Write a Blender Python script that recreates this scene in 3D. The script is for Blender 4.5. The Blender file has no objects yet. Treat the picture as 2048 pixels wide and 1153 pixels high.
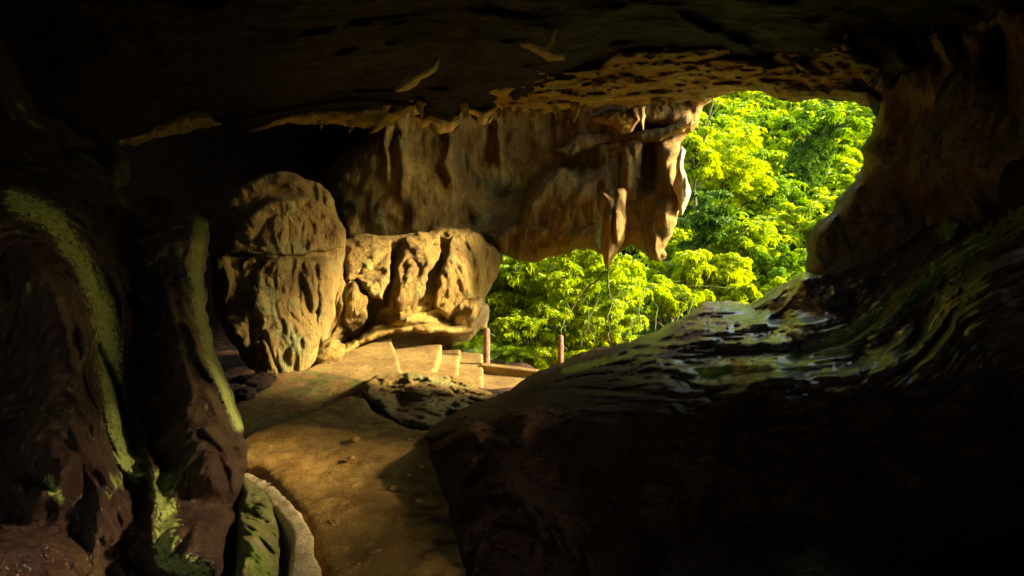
import bpy, math, random
import numpy as np
from mathutils import Vector
rs = np.random.RandomState(7)
random.seed(7)
R = math.radians
sc = bpy.context.scene
# ------------------------------------------------------------------ camera
F = 1400.0
PITCH = math.atan(176 / 1400)
CAM = np.array([0.0, 0.0, 3.7])
FW = np.array([0, math.cos(PITCH), -math.sin(PITCH)])
UP = np.array([0, math.sin(PITCH), math.cos(PITCH)])
RT = np.array([1.0, 0, 0])
cd = bpy.data.cameras.new("camera"); cam = bpy.data.objects.new("camera", cd)
sc.collection.objects.link(cam); sc.camera = cam
cd.sensor_width = 36; cd.lens = 36 * F / 2048; cd.clip_end = 600; cd.clip_start = 0.05
cam.location = CAM; cam.rotation_euler = (math.pi / 2 - PITCH, 0, 0)

def P(px, py, d):
    """direction of sight through a point of the view, at distance d along the axis -> world point"""
    px = np.asarray(px, float); py = np.asarray(py, float); d = np.asarray(d, float)
    v = FW + ((px - 1024) / F)[..., None] * RT + ((576 - py) / F)[..., None] * UP
    return CAM + v * d[..., None]
def GZ(px, py, z):
    v = FW + ((px - 1024) / F) * RT + ((576 - py) / F) * UP
    t = (z - CAM[2]) / v[2]
    return CAM + v * t
# ------------------------------------------------------------------ noise
_perm = rs.permutation(256); _perm = np.concatenate([_perm, _perm, _perm])
_g = rs.normal(size=(256, 3)); _g /= np.linalg.norm(_g, axis=1)[:, None]
def perlin(p):
    i = np.floor(p).astype(np.int64); f = p - i; i &= 255
    u = f * f * f * (f * (f * 6 - 15) + 10)
    out = 0
    for dx in (0, 1):
        wx = u[:, 0] if dx else 1 - u[:, 0]
        for dy in (0, 1):
            wy = u[:, 1] if dy else 1 - u[:, 1]
            for dz in (0, 1):
                wz = u[:, 2] if dz else 1 - u[:, 2]
                h = _perm[_perm[_perm[(i[:, 0] + dx) & 255] + ((i[:, 1] + dy) & 255)] + ((i[:, 2] + dz) & 255)]
                g = _g[h]
                dot = g[:, 0] * (f[:, 0] - dx) + g[:, 1] * (f[:, 1] - dy) + g[:, 2] * (f[:, 2] - dz)
                out = out + wx * wy * wz * dot
    return out * 1.5
def fbm(p, octv=4, ridged=False, gain=.5):
    a = 1; s = 0; t = 0; p = np.array(p)
    for k in range(octv):
        n = perlin(p + 17.3 * k)
        if ridged: n = 1 - 2 * np.abs(n) ** .8
        s = s + a * n; t += a; a *= gain; p = p * 2.03
    return s / t
# ------------------------------------------------------------------ helpers
def setp(o, label=None, cat=None, group=None, kind=None):
    if label: o["label"] = label
    if cat: o["category"] = cat
    if group: o["group"] = group
    if kind: o["kind"] = kind
def link(name, verts, faces, mat, parent=None, smooth=True, origin=None):
    """one mesh object; world-space vertices, origin moved to a base point"""
    verts = np.asarray(verts, float)
    if origin is None:
        origin = (verts.min(0) + verts.max(0)) / 2; origin[2] = verts[:, 2].min()
    origin = np.asarray(origin, float)
    me = bpy.data.meshes.new(name)
    v = verts - origin
    if isinstance(faces, np.ndarray):
        k = faces.shape[1]; n = len(faces)
        me.vertices.add(len(v)); me.vertices.foreach_set("co", v.ravel().astype(np.float32))
        me.loops.add(n * k); me.loops.foreach_set("vertex_index", faces.ravel().astype(np.int32))
        me.polygons.add(n); me.polygons.foreach_set("loop_start", np.arange(0, n * k, k, dtype=np.int32))
        me.polygons.foreach_set("loop_total", np.full(n, k, dtype=np.int32))
    else:
        me.from_pydata([tuple(q) for q in v], [], [tuple(int(a) for a in f) for f in faces])
    me.update(calc_edges=True); me.validate()
    me.materials.append(mat)
    me.polygons.foreach_set("use_smooth", np.full(len(me.polygons), smooth))
    o = bpy.data.objects.new(name, me); sc.collection.objects.link(o)
    if parent is not None:
        o.parent = parent; o.location = Vector(origin) - parent.location
    else: o.location = origin
    return o
def empty(name, loc):
    o = bpy.data.objects.new(name, None); o.empty_display_size = .2
    sc.collection.objects.link(o); o.location = Vector(loc); return o
def tps(ctrl):
    c = np.array(ctrl, float); X = c[:, :2] / 500; w = 1 / c[:, 2]; n = len(X)
    r2 = ((X[:, None] - X[None]) ** 2).sum(-1); K = .5 * r2 * np.log(r2 + 1e-12)
    K += np.eye(n) * 2e-3
    Q = np.hstack([np.ones((n, 1)), X]); A = np.zeros((n + 3, n + 3)); A[:n, :n] = K; A[:n, n:] = Q; A[n:, :n] = Q.T
    s = np.linalg.solve(A, np.concatenate([w, [0, 0, 0]]))
    def f(px, py):
        Y = np.stack([px, py], -1) / 500; out = np.zeros(len(Y))
        for i in range(0, len(Y), 20000):
            y = Y[i:i + 20000]; r = ((y[:, None] - X[None]) ** 2).sum(-1); k = .5 * r * np.log(r + 1e-12)
            out[i:i + 20000] = k @ s[:n] + s[n] + y @ s[n + 1:]
        return 1 / np.clip(out, 1 / 26, 1 / .8)
    return f
def seg_dist(px, py, pts, closed=False):
    """unsigned distance, sign (left side +), arc position and nearest point for a polyline"""
    pts = np.array(pts, float)
    if closed: pts = np.vstack([pts, pts[:1]])
    best = np.full(len(px), 1e18); sgn = np.ones(len(px)); arc = np.zeros(len(px)); nx = np.array(px, float); ny = np.array(py, float); acc = 0
    for a, b in zip(pts[:-1], pts[1:]):
        e = b - a; L2 = (e ** 2).sum() + 1e-9; t = np.clip(((px - a[0]) * e[0] + (py - a[1]) * e[1]) / L2, 0, 1)
        qx = a[0] + t * e[0]; qy = a[1] + t * e[1]; d = (px - qx) ** 2 + (py - qy) ** 2
        m = d < best
        cr = e[0] * (py - a[1]) - e[1] * (px - a[0])
        best = np.where(m, d, best); sgn = np.where(m, np.where(cr < 0, 1, -1), sgn)
        arc = np.where(m, acc + t * math.sqrt(L2), arc); nx = np.where(m, qx, nx); ny = np.where(m, qy, ny); acc += math.sqrt(L2)
    return np.sqrt(best), sgn, arc, nx, ny, acc
def inside(px, py, poly):
    c = np.zeros(len(px), bool); n = len(poly)
    for i in range(n):
        x1, y1 = poly[i]; x2, y2 = poly[(i + 1) % n]
        m = (y1 > py) != (y2 > py)
        xi = (x2 - x1) * (py - y1) / (y2 - y1 + 1e-12) + x1
        c ^= m & (px < xi)
    return c
def roughen(poly, amp, seed=0, seglen=7, frame=(-60, 2110, -60, 1215)):
    out = []; n = len(poly)
    for i in range(n):
        a = np.array(poly[i], float); b = np.array(poly[(i + 1) % n], float); L = np.linalg.norm(b - a)
        k = max(1, int(L / seglen)) if L < 900 else 2
        for j in range(k): out.append(a + (b - a) * j / k)
    out = np.array(out)
    q = np.stack([out[:, 0] / 33, out[:, 1] / 33, np.full(len(out), seed * 3.7)], -1)
    q2 = q * 2.7
    m = ((out[:, 0] > frame[0]) & (out[:, 0] < frame[1]) & (out[:, 1] > frame[2]) & (out[:, 1] < frame[3])).astype(float)
    q3 = q * 5.5
    out[:, 0] += m * amp * 1.4 * (perlin(q) + .6 * perlin(q2 + 9) + .4 * perlin(q3)); out[:, 1] += m * amp * 1.4 * (perlin(q + 50) + .6 * perlin(q2 + 60) + .4 * perlin(q3 + 70))
    return [tuple(p) for p in out]
def axis(lo, hi, step, flo, fhi, coarse=70):
    a = []
    x = lo
    if lo < flo: a += list(np.linspace(lo, flo, max(2, int((flo - lo) / coarse) + 1))[:-1]); x = flo
    e = min(hi, fhi); a += list(np.arange(x, e, step))
    if hi > fhi: a += list(np.linspace(max(fhi, x), hi, max(2, int((hi - fhi) / coarse) + 1)))
    else: a.append(hi)
    return np.unique(np.array(a))
def clip_grid(poly, step, fx=(-60, 2110), fy=(-60, 1215), coarse=70):
    pa = np.array(poly); X = axis(pa[:, 0].min() - step, pa[:, 0].max() + step, step, *fx, coarse=coarse)
    Y = axis(pa[:, 1].min() - step, pa[:, 1].max() + step, step, *fy, coarse=coarse)
    gx, gy = np.meshgrid(X, Y); H, W = gx.shape; px = gx.ravel(); py = gy.ravel()
    ins = inside(px, py, poly)
    d, _, _, nx, ny, _ = seg_dist(px, py, poly, closed=True)
    idx = np.arange(H * W).reshape(H, W)
    q = np.stack([idx[:-1, :-1], idx[:-1, 1:], idx[1:, 1:], idx[1:, :-1]], -1).reshape(-1, 4)
    cnt = ins[q].sum(1); q = q[cnt >= 2]
    used = np.unique(q); mp = -np.ones(H * W, int); mp[used] = np.arange(len(used)); q = mp[q]
    # border vertices snap to the outline
    e = np.concatenate([q[:, [0, 1]], q[:, [1, 2]], q[:, [2, 3]], q[:, [3, 0]]]); es = np.sort(e, 1)
    key = es[:, 0] * len(used) + es[:, 1]; u, first, c = np.unique(key, return_index=True, return_counts=True)
    bord = e[first[c == 1]]
    bmask = np.zeros(len(used), bool); bmask[bord.ravel()] = True
    X_, Y_ = px[used], py[used]; out = ~ins[used]; sn = out | bmask
    X_ = np.where(sn, nx[used], X_); Y_ = np.where(sn, ny[used], Y_); sd = np.where(sn, 0, d[used])
    return X_, Y_, sd, q, bord
def feats_apply(px, py, feats):
    dd = np.zeros(len(px))
    for f in feats:
        if f[0] == 'b':
            _, cx, cy, rx, ry, h = f; dd -= h * np.exp(-((px - cx) / rx) ** 2 - ((py - cy) / ry) ** 2)
            continue
        wob = 5 * perlin(np.stack([px / 40, py / 40, px * 0 + len(f[1])], -1)); wob2 = 5 * perlin(np.stack([px / 40, py / 40, px * 0 + 33.3], -1))
        d, s, arc, _, _, L = seg_dist(px + wob, py + wob2, f[1])
        t = np.clip(np.minimum(arc, L - arc) / (0.18 * L + 1), 0, 1)
        if f[0] == 'r': dd -= f[3] * np.exp(-(d / f[2]) ** 2) * (.35 + .65 * t)
        if f[0] == 's':
            sd = d * s; dd -= f[3] * t / (1 + np.exp(-np.clip(sd / f[2], -30, 30))) * np.exp(-np.maximum(sd, 0) / f[4])
    return dd
def mass(name, poly, ctrl, mat, step=5, rw=30, rd=.5, thick=1.5, feats=(), noise=(), rough=4, fs=1, seed=1, parent=None, flow=None, dmin=None, green_light=()):
    """solid rock body: front relief seen from the cave, bulging back side, closed all round"""
    poly = roughen(poly, rough, seed)
    px, py, sd, q, bord = clip_grid(poly, step)
    d = tps(ctrl[0])(px, py) - ctrl[1] if isinstance(ctrl, tuple) else tps(ctrl)(px, py)
    base = P(px, py, d)
    t = np.clip(sd / rw, 0, 1)
    d = d + rd * (1 - np.sqrt(1 - (1 - t) ** 2))
    d = d + fs * feats_apply(px, py, feats)
    warp = np.stack([fbm(base * .8 + 5, 2), fbm(base * .8 + 25, 2), fbm(base * .8 + 45, 2)], -1)
    amp = .35 + .65 * np.clip(sd / 14, 0, 1)
    for n in noise:
        a, fr, octv, rdg = n[:4]
        w = n[4] if len(n) > 4 else .4
        q_ = (base + w * warp) * np.array(fr) + seed * 7.1
        if rdg == 'step': d = d - a * amp * np.tanh(9 * fbm(q_, octv))
        else: d = d - a * amp * fbm(q_, octv, rdg)
    if flow is not None:
        pts, sl, sw, a, oc, box = flow
        dist, s, arc, _, _, L = seg_dist(px, py, pts)
        m = np.exp(-((px - box[0]) / box[2]) ** 4 - ((py - box[1]) / box[3]) ** 4)
        co = np.stack([arc / sl, dist * s / sw, np.full(len(px), seed)], -1) + .35 * warp
        d = d - a * amp * m * fbm(co, oc, True, .6)
    if dmin: d = np.maximum(d, dmin)
    front = P(px, py, d)
    T = thick * np.sqrt(1 - (1 - np.clip(sd / (rw * 3), 0, 1)) ** 2) * (1 + .3 * fbm(base * .5 + 3, 2))
    back = P(px, py, d + T + .02)
    n = len(px)
    V = np.vstack([front, back])
    faces = np.vstack([q, q[:, ::-1] + n, np.stack([bord[:, 1], bord[:, 0], bord[:, 0] + n, bord[:, 1] + n], -1)])
    o = link(name, V, faces[:, ::-1], mat, parent)
    if green_light:
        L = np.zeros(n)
        for pts, wd in green_light: L = np.maximum(L, np.exp(-(seg_dist(px, py, pts)[0] / wd) ** 2))  # weight along the strips where green light is painted on
        at = o.data.attributes.new("green_light", 'FLOAT', 'POINT'); at.data.foreach_set("value", np.concatenate([L, L * 0]).astype(np.float32))
        wt = np.exp(-((px - 1640) / 340) ** 4 - ((py - 620) / 145) ** 4)
        at = o.data.attributes.new("wetness", 'FLOAT', 'POINT'); at.data.foreach_set("value", np.concatenate([wt, wt * 0]).astype(np.float32))
    return o
def tube(path, radii, sides=14, caps=True):
    path = np.array(path, float); n = len(path); V = []; Fc = []
    for i in range(n):
        t = path[min(i + 1, n - 1)] - path[max(i - 1, 0)]; t /= np.linalg.norm(t) + 1e-9
        a = np.cross(t, [0.0, 0.0, 1.0]) if abs(t[2]) < .9 else np.cross(t, [1.0, 0, 0]); a /= np.linalg.norm(a); b = np.cross(t, a)
        for k in range(sides):
            an = 2 * math.pi * k / sides; V.append(path[i] + radii[i] * (math.cos(an) * a + math.sin(an) * b))
    for i in range(n - 1):
        for k in range(sides):
            Fc.append((i * sides + k, i * sides + (k + 1) % sides, (i + 1) * sides + (k + 1) % sides, (i + 1) * sides + k))
    V.append(path[0]); V.append(path[-1]); a, b = len(V) - 2, len(V) - 1
    for k in range(sides):
        Fc.append((a, (k + 1) % sides, k)); Fc.append((b, (n - 1) * sides + k, (n - 1) * sides + (k + 1) % sides))
    return V, Fc
# ------------------------------------------------------------------ materials
def newmat(name):
    m = bpy.data.materials.new(name); m.use_nodes = True; nt = m.node_tree; b = nt.nodes["Principled BSDF"]
    return m, nt, b
class NT:
    def __init__(s, nt): s.t = nt
    def n(s, typ, **kw):
        x = s.t.nodes.new(typ)
        for k, v in kw.items():
            if k in x.inputs: x.inputs[k].default_value = v
            else: setattr(x, k, v)
        return x
    def l(s, a, b): s.t.links.new(a, b)
    def ramp(s, fac, stops):
        r = s.n("ShaderNodeValToRGB"); e = r.color_ramp.elements
        while len(e) < len(stops): e.new(.5)
        for el, (p, c) in zip(e, stops): el.position = p; el.color = (*c, 1) if len(c) == 3 else c
        s.l(fac, r.inputs["Fac"]); return r.outputs["Color"]
    def noise(s, vec, scale, detail=6, rough=.6, dist=0):
        x = s.n("ShaderNodeTexNoise"); x.inputs["Scale"].default_value = scale; x.inputs["Detail"].default_value = detail
        x.inputs["Roughness"].default_value = rough; x.inputs["Distortion"].default_value = dist
        s.l(vec, x.inputs["Vector"]); return x.outputs["Fac"]
    def mapping(s, vec, scale, rot=(0, 0, 0)):
        x = s.n("ShaderNodeMapping"); x.inputs["Scale"].default_value = scale; x.inputs["Rotation"].default_value = rot
        s.l(vec, x.inputs["Vector"]); return x.outputs["Vector"]
    def mix(s, fac, a, b, blend="MIX"):
        x = s.n("ShaderNodeMix", data_type="RGBA", blend_type=blend)
        for sock, v in ((x.inputs[0], fac), (x.inputs[6], a), (x.inputs[7], b)):
            if isinstance(v, (int, float)): sock.default_value = v
            elif isinstance(v, tuple): sock.default_value = (*v, 1)
            else: s.l(v, sock)
        return x.outputs[2]
    def math(s, op, a, b=0.0):
        x = s.n("ShaderNodeMath", operation=op)
        for sock, v in ((x.inputs[0], a), (x.inputs[1], b)):
            if isinstance(v, (int, float)): sock.default_value = v
            else: s.l(v, sock)
        return x.outputs[0]
def rock_mat(name, dark, mid, light, rough=(.45, .8), streak=(5, 5, 1), rot=(0, 0, 0), wet=False, coat=0.0, crk=.35, lit_strips=False, moss=None, mossamt=.5, bump=.5, bscale=1.0, spec=.5, mossup=False):
    m, nt, b = newmat(name); g = NT(nt); tc = g.n("ShaderNodeTexCoord").outputs["Object"]
    big = g.noise(tc, .9 * bscale, 5, .6, .6)
    sv = g.mapping(tc, streak, rot); st = g.noise(sv, 1.6 * bscale, 8, .7, .4)
    mixf = g.math("ADD", g.math("MULTIPLY", big, .55), g.math("MULTIPLY", st, .5))
    col = g.ramp(mixf, [(.36, dark), (.52, mid), (.68, light)])
    fine = g.noise(tc, 22 * bscale, 6, .7)
    col = g.mix(.55, col, g.ramp(fine, [(.3, (.45, .42, .4)), (.7, (1.25, 1.25, 1.25))]), "MULTIPLY")
    crack = g.n("ShaderNodeTexVoronoi", feature="DISTANCE_TO_EDGE"); crack.inputs["Scale"].default_value = 1.1 * bscale
    wv = g.n("ShaderNodeVectorMath", operation="ADD"); nz = g.n("ShaderNodeTexNoise"); nz.inputs["Scale"].default_value = 2 * bscale; nz.inputs["Detail"].default_value = 5
    g.l(tc, nz.inputs["Vector"]); g.l(sv, wv.inputs[0]); g.l(nz.outputs["Color"], wv.inputs[1]); g.l(wv.outputs[0], crack.inputs["Vector"])
    cr = g.ramp(crack.outputs["Distance"], [(0, (0, 0, 0)), (.035, (1, 1, 1))])
    col = g.mix(1.0, col, g.ramp(crack.outputs["Distance"], [(0, (crk, crk * .8, crk * .7)), (.05, (1, 1, 1))]), "MULTIPLY")
    if moss:
        mn = g.noise(tc, 1.3 * bscale, 6, .65, .3)
        mf = g.ramp(mn, [(.62 - .3 * mossamt, (0, 0, 0)), (.70 - .3 * mossamt, (1, 1, 1))])
        if mossup:
            geo = g.n("ShaderNodeNewGeometry"); sx = g.n("ShaderNodeSeparateXYZ"); g.l(geo.outputs["Normal"], sx.inputs[0])
            mr = g.n("ShaderNodeMapRange"); mr.inputs[1].default_value = -.1; mr.inputs[2].default_value = .6; g.l(sx.outputs["Z"], mr.inputs[0])
            mf = g.mix(1.0, mf, mr.outputs[0], "MULTIPLY")
        if lit_strips:
            at = g.n("ShaderNodeAttribute"); at.attribute_name = "green_light"
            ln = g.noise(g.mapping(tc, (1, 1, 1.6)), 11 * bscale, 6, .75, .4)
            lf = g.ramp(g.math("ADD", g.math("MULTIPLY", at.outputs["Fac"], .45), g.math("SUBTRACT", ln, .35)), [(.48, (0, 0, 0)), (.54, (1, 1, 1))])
            mf = g.mix(1.0, mf, lf, "ADD")  # green light painted into the colour along the weighted strips
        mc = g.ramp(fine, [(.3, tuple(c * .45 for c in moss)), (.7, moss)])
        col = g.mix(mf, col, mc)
    g.l(col, b.inputs["Base Color"])
    b.inputs['Coat Weight'].default_value = coat; b.inputs['Coat Roughness'].default_value = .22
    rr = g.ramp(g.noise(tc, 5 * bscale, 5, .6), [(.35, (rough[0],) * 3), (.65, (rough[1],) * 3)])
    if wet:
        wa = g.n("ShaderNodeAttribute"); wa.attribute_name = "wetness"
        rr = g.mix(wa.outputs["Fac"], (.68, .68, .68), rr); g.l(g.math("MULTIPLY", wa.outputs["Fac"], coat), b.inputs["Coat Weight"]); g.l(g.math("ADD", g.math("MULTIPLY", wa.outputs["Fac"], spec - .1), .1), b.inputs["Specular IOR Level"])
    g.l(rr, b.inputs["Roughness"]); b.inputs["Specular IOR Level"].default_value = spec
    h = g.math("ADD", g.math("MULTIPLY", st, .6), g.math("MULTIPLY", g.noise(tc, 7 * bscale, 8, .65, .2), .5))
    h = g.math("ADD", h, g.math("MULTIPLY", fine, .26)); h = g.math("ADD", h, g.math("MULTIPLY", g.noise(tc, 55, 4, .7), .10)); h = g.math("ADD", h, g.math("MULTIPLY", cr, .10))
    bp = g.n("ShaderNodeBump"); bp.inputs["Strength"].default_value = bump; bp.inputs["Distance"].default_value = .22 / bscale
    g.l(h, bp.inputs["Height"]); g.l(bp.outputs[0], b.inputs["Normal"])
    return m
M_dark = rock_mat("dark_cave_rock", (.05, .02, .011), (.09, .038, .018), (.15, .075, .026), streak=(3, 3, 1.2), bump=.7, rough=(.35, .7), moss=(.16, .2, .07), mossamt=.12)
M_left = rock_mat("left_rock", (.026, .008, .003), (.05, .018, .007), (.10, .05, .014), streak=(3, 3, 1.2), bump=.8, coat=.12, spec=.3, rough=(.35, .7), moss=(.50, .56, .13), mossamt=.0, lit_strips=True, bscale=1.6)  # moss colour doubles as green light painted along the edges
M_ceil = rock_mat("ceiling_rock", (.004, .002, .0015), (.008, .0035, .002), (.018, .009, .004), streak=(1.6, 1.6, 5), bump=.6, rough=(.6, .9), bscale=.9, spec=.15)  # near-black base holds the shade of the ceiling and deep alcove
M_shelf = rock_mat("layered_shelf_rock", (.12, .06, .015), (.44, .28, .06), (.72, .55, .17), streak=(1.2, 1.2, 7), bump=.9, rough=(.45, .8), bscale=1.4, moss=(.26, .27, .05), mossamt=.3)  # lighter copy of the ceiling rock; light on the lip is in its colour
M_back = rock_mat("back_wall_rock", (.13, .055, .012), (.32, .18, .03), (.56, .40, .09), streak=(8, 8, .45), crk=.75, bump=.7, rough=(.6, .9), moss=(.22, .2, .05), mossamt=.25)
M_gold = rock_mat("golden_rock", (.14, .065, .01), (.30, .18, .026), (.48, .35, .07), streak=(8, 8, .6), crk=.75, bump=.8, rough=(.6, .9), moss=(.33, .30, .07), mossamt=.3)
M_brown = rock_mat("brown_boulder_rock", (.14, .07, .014), (.30, .185, .035), (.48, .36, .085), streak=(10, 10, .45), crk=.7, bump=.8, rough=(.6, .9), moss=(.30, .28, .08), mossamt=.3)
M_knob = rock_mat("pale_knob_rock", (.22, .13, .04), (.42, .29, .11), (.62, .5, .26), streak=(3, 3, 1), bump=.9, bscale=2)
M_right = rock_mat("right_wall_rock", (.09, .035, .012), (.18, .085, .025), (.32, .2, .06), streak=(3, 3, .8), bump=.7, rough=(.4, .7), moss=(.2, .22, .04), mossamt=.2)
M_wet = rock_mat("wet_ledge_rock", (.035, .012, .006), (.065, .026, .011), (.13, .07, .028), streak=(1.2, 5, 5), rot=(0, 0, R(35)), bump=.9, rough=(.14, .42), wet=True, coat=.8, lit_strips=True, moss=(.50, .64, .06), mossamt=-.3, bscale=1.3, spec=.8)  # lime moss colour paints the lit bands along the ridges
M_moss = rock_mat("mossy_rock", (.10, .07, .02), (.22, .18, .05), (.42, .36, .13), streak=(3, 3, 2), bump=.9, rough=(.6, .9), moss=(.20, .26, .02), mossamt=.45, bscale=5)
M_path = rock_mat("trodden_concrete", (.20, .10, .018), (.38, .205, .038), (.54, .33, .075), streak=(1, 1, 1), bump=.45, crk=.9, rough=(.6, .9), moss=(.2, .15, .03), mossamt=.05, bscale=2.2)
M_path2 = rock_mat("shaded_path_concrete", (.11, .055, .012), (.21, .115, .025), (.32, .19, .05), streak=(1, 1, 1), bump=.5, crk=.9, rough=(.6, .9), moss=(.16, .15, .025), mossamt=.5, bscale=2.2)  # darker, greener copy of the path concrete; contact shade put into the colour
M_step = rock_mat("step_concrete", (.16, .09, .02), (.26, .165, .04), (.36, .25, .075), streak=(1, 1, 1), bump=.35, crk=.85, rough=(.7, .9), moss=(.3, .24, .05), mossamt=.12, bscale=2)
M_pale = rock_mat("pale_mortar", (.5, .34, .13), (.72, .55, .26), (.82, .68, .4), streak=(1, 1, 1), bump=.6, rough=(.7, .9), bscale=6)
M_wood = rock_mat("post_wood", (.14, .05, .03), (.30, .13, .07), (.45, .25, .14), streak=(9, 9, 1), bump=.5, rough=(.6, .9), bscale=4)
M_bark = rock_mat("bark", (.05, .035, .015), (.11, .08, .035), (.2, .16, .07), streak=(6, 6, 1), bump=.5, rough=(.7, .9), moss=(.1, .2, .02), mossamt=.5, bscale=3)
M_soil = rock_mat("forest_soil", (.03, .02, .01), (.06, .05, .02), (.10, .12, .03), streak=(1, 1, 1), bump=.5, bscale=1, moss=(.07, .14, .015), mossamt=.9)
def leaf_mat(name, cols, rough=.5, trans=.45):
    m, nt, b = newmat(name); g = NT(nt)
    geo = g.n("ShaderNodeNewGeometry"); tc = g.n("ShaderNodeTexCoord").outputs["Object"]
    f = g.math("ADD", g.math("MULTIPLY", geo.outputs["Random Per Island"], .45), g.math("MULTIPLY", g.noise(tc, .7, 3, .5), .6))
    col = g.ramp(f, [(.22, cols[0]), (.5, cols[1]), (.8, cols[2])])
    g.l(col, b.inputs["Base Color"]); b.inputs["Roughness"].default_value = rough; b.inputs["Specular IOR Level"].default_value = .35
    t = g.n("ShaderNodeBsdfTranslucent"); tcx = g.mix(1.0, col, (1.6, 1.5, .5), "MULTIPLY"); g.l(tcx, t.inputs["Color"])
    mx = g.n("ShaderNodeMixShader"); mx.inputs[0].default_value = trans
    g.l(b.outputs[0], mx.inputs[1]); g.l(t.outputs[0], mx.inputs[2])
    g.l(mx.outputs[0], nt.nodes["Material Output"].inputs["Surface"])
    return m
L_lime = leaf_mat("lime_leaves", ((.16, .26, .012), (.30, .42, .012), (.46, .54, .02)))
L_yel = leaf_mat("yellow_green_leaves", ((.16, .22, .01), (.36, .46, .015), (.52, .58, .03)))
L_mid = leaf_mat("mid_green_leaves", ((.03, .10, .006), (.12, .26, .01), (.28, .42, .02)))
L_dark = leaf_mat("dark_green_leaves", ((.02, .06, .008), (.06, .15, .012), (.14, .26, .015)))
L_und = leaf_mat("undergrowth_leaves", ((.10, .19, .01), (.22, .35, .014), (.42, .50, .02)))
L_far = leaf_mat("far_leaves", ((.08, .13, .02), (.20, .27, .03), (.34, .36, .06)))
L_palm = leaf_mat("palm_leaves", ((.04, .11, .008), (.12, .25, .012), (.26, .38, .02)))

exec_parts = True
# ================================================================== CAVE BODY
# ---- dark rock mass filling the left of the view
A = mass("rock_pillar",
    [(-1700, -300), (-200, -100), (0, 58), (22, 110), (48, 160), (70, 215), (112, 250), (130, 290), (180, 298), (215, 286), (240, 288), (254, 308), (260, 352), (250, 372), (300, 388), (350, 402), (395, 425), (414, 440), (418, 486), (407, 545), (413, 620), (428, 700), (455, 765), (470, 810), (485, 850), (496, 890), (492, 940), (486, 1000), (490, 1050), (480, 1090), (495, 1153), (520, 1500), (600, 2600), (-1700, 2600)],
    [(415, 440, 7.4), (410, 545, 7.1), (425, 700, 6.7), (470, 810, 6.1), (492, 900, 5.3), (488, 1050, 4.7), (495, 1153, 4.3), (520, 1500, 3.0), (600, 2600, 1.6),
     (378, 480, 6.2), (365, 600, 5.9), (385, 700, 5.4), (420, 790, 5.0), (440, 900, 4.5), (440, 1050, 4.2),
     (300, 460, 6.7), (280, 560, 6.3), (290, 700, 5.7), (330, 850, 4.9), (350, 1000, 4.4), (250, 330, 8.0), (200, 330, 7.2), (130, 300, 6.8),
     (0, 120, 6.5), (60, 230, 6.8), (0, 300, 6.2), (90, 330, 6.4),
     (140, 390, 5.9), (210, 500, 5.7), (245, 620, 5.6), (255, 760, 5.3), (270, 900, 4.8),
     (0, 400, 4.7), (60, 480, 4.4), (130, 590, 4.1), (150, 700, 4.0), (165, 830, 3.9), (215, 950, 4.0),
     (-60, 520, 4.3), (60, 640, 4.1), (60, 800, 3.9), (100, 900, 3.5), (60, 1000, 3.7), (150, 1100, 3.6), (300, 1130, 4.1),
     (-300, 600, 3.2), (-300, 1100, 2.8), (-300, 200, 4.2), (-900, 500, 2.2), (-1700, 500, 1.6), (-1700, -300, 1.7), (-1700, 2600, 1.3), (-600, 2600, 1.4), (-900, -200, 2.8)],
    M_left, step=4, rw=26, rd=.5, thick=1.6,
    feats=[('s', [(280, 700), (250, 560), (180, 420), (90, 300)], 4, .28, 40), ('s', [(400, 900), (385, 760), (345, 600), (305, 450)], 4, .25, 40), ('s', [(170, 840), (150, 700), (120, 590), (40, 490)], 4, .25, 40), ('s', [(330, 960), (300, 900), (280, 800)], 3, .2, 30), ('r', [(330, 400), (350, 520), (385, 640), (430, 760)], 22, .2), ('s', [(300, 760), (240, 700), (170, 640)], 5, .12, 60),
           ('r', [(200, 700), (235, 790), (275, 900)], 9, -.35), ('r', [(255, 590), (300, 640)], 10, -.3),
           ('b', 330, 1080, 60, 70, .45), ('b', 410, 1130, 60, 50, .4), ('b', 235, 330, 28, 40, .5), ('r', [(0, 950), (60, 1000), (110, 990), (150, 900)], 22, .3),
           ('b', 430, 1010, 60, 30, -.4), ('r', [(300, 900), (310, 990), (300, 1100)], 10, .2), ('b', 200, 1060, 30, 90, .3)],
    noise=[(.22, (.9, .9, .6), 4, False), (.11, (1.8, 1.8, .9), 5, True), (.03, (9, 9, 6), 3, True), (.09, (1.3, 1.3, .7), 4, 'step'), (.04, (3.1, 3.1, 1.5), 3, 'step')], seed=1, rough=4, green_light=[([(30, 400), (110, 440), (160, 520), (200, 600), (215, 680), (220, 760), (240, 860), (260, 940)], 42), ([(400, 450), (392, 560), (404, 640), (425, 720), (455, 790), (480, 850)], 24), ([(320, 960), (335, 1040), (330, 1120), (400, 1140)], 40), ([(100, 960), (120, 1000)], 20)])
setp(A, "dark brown rock mass with green-lit edges on the left of the cave passage", "rock wall")
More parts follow.
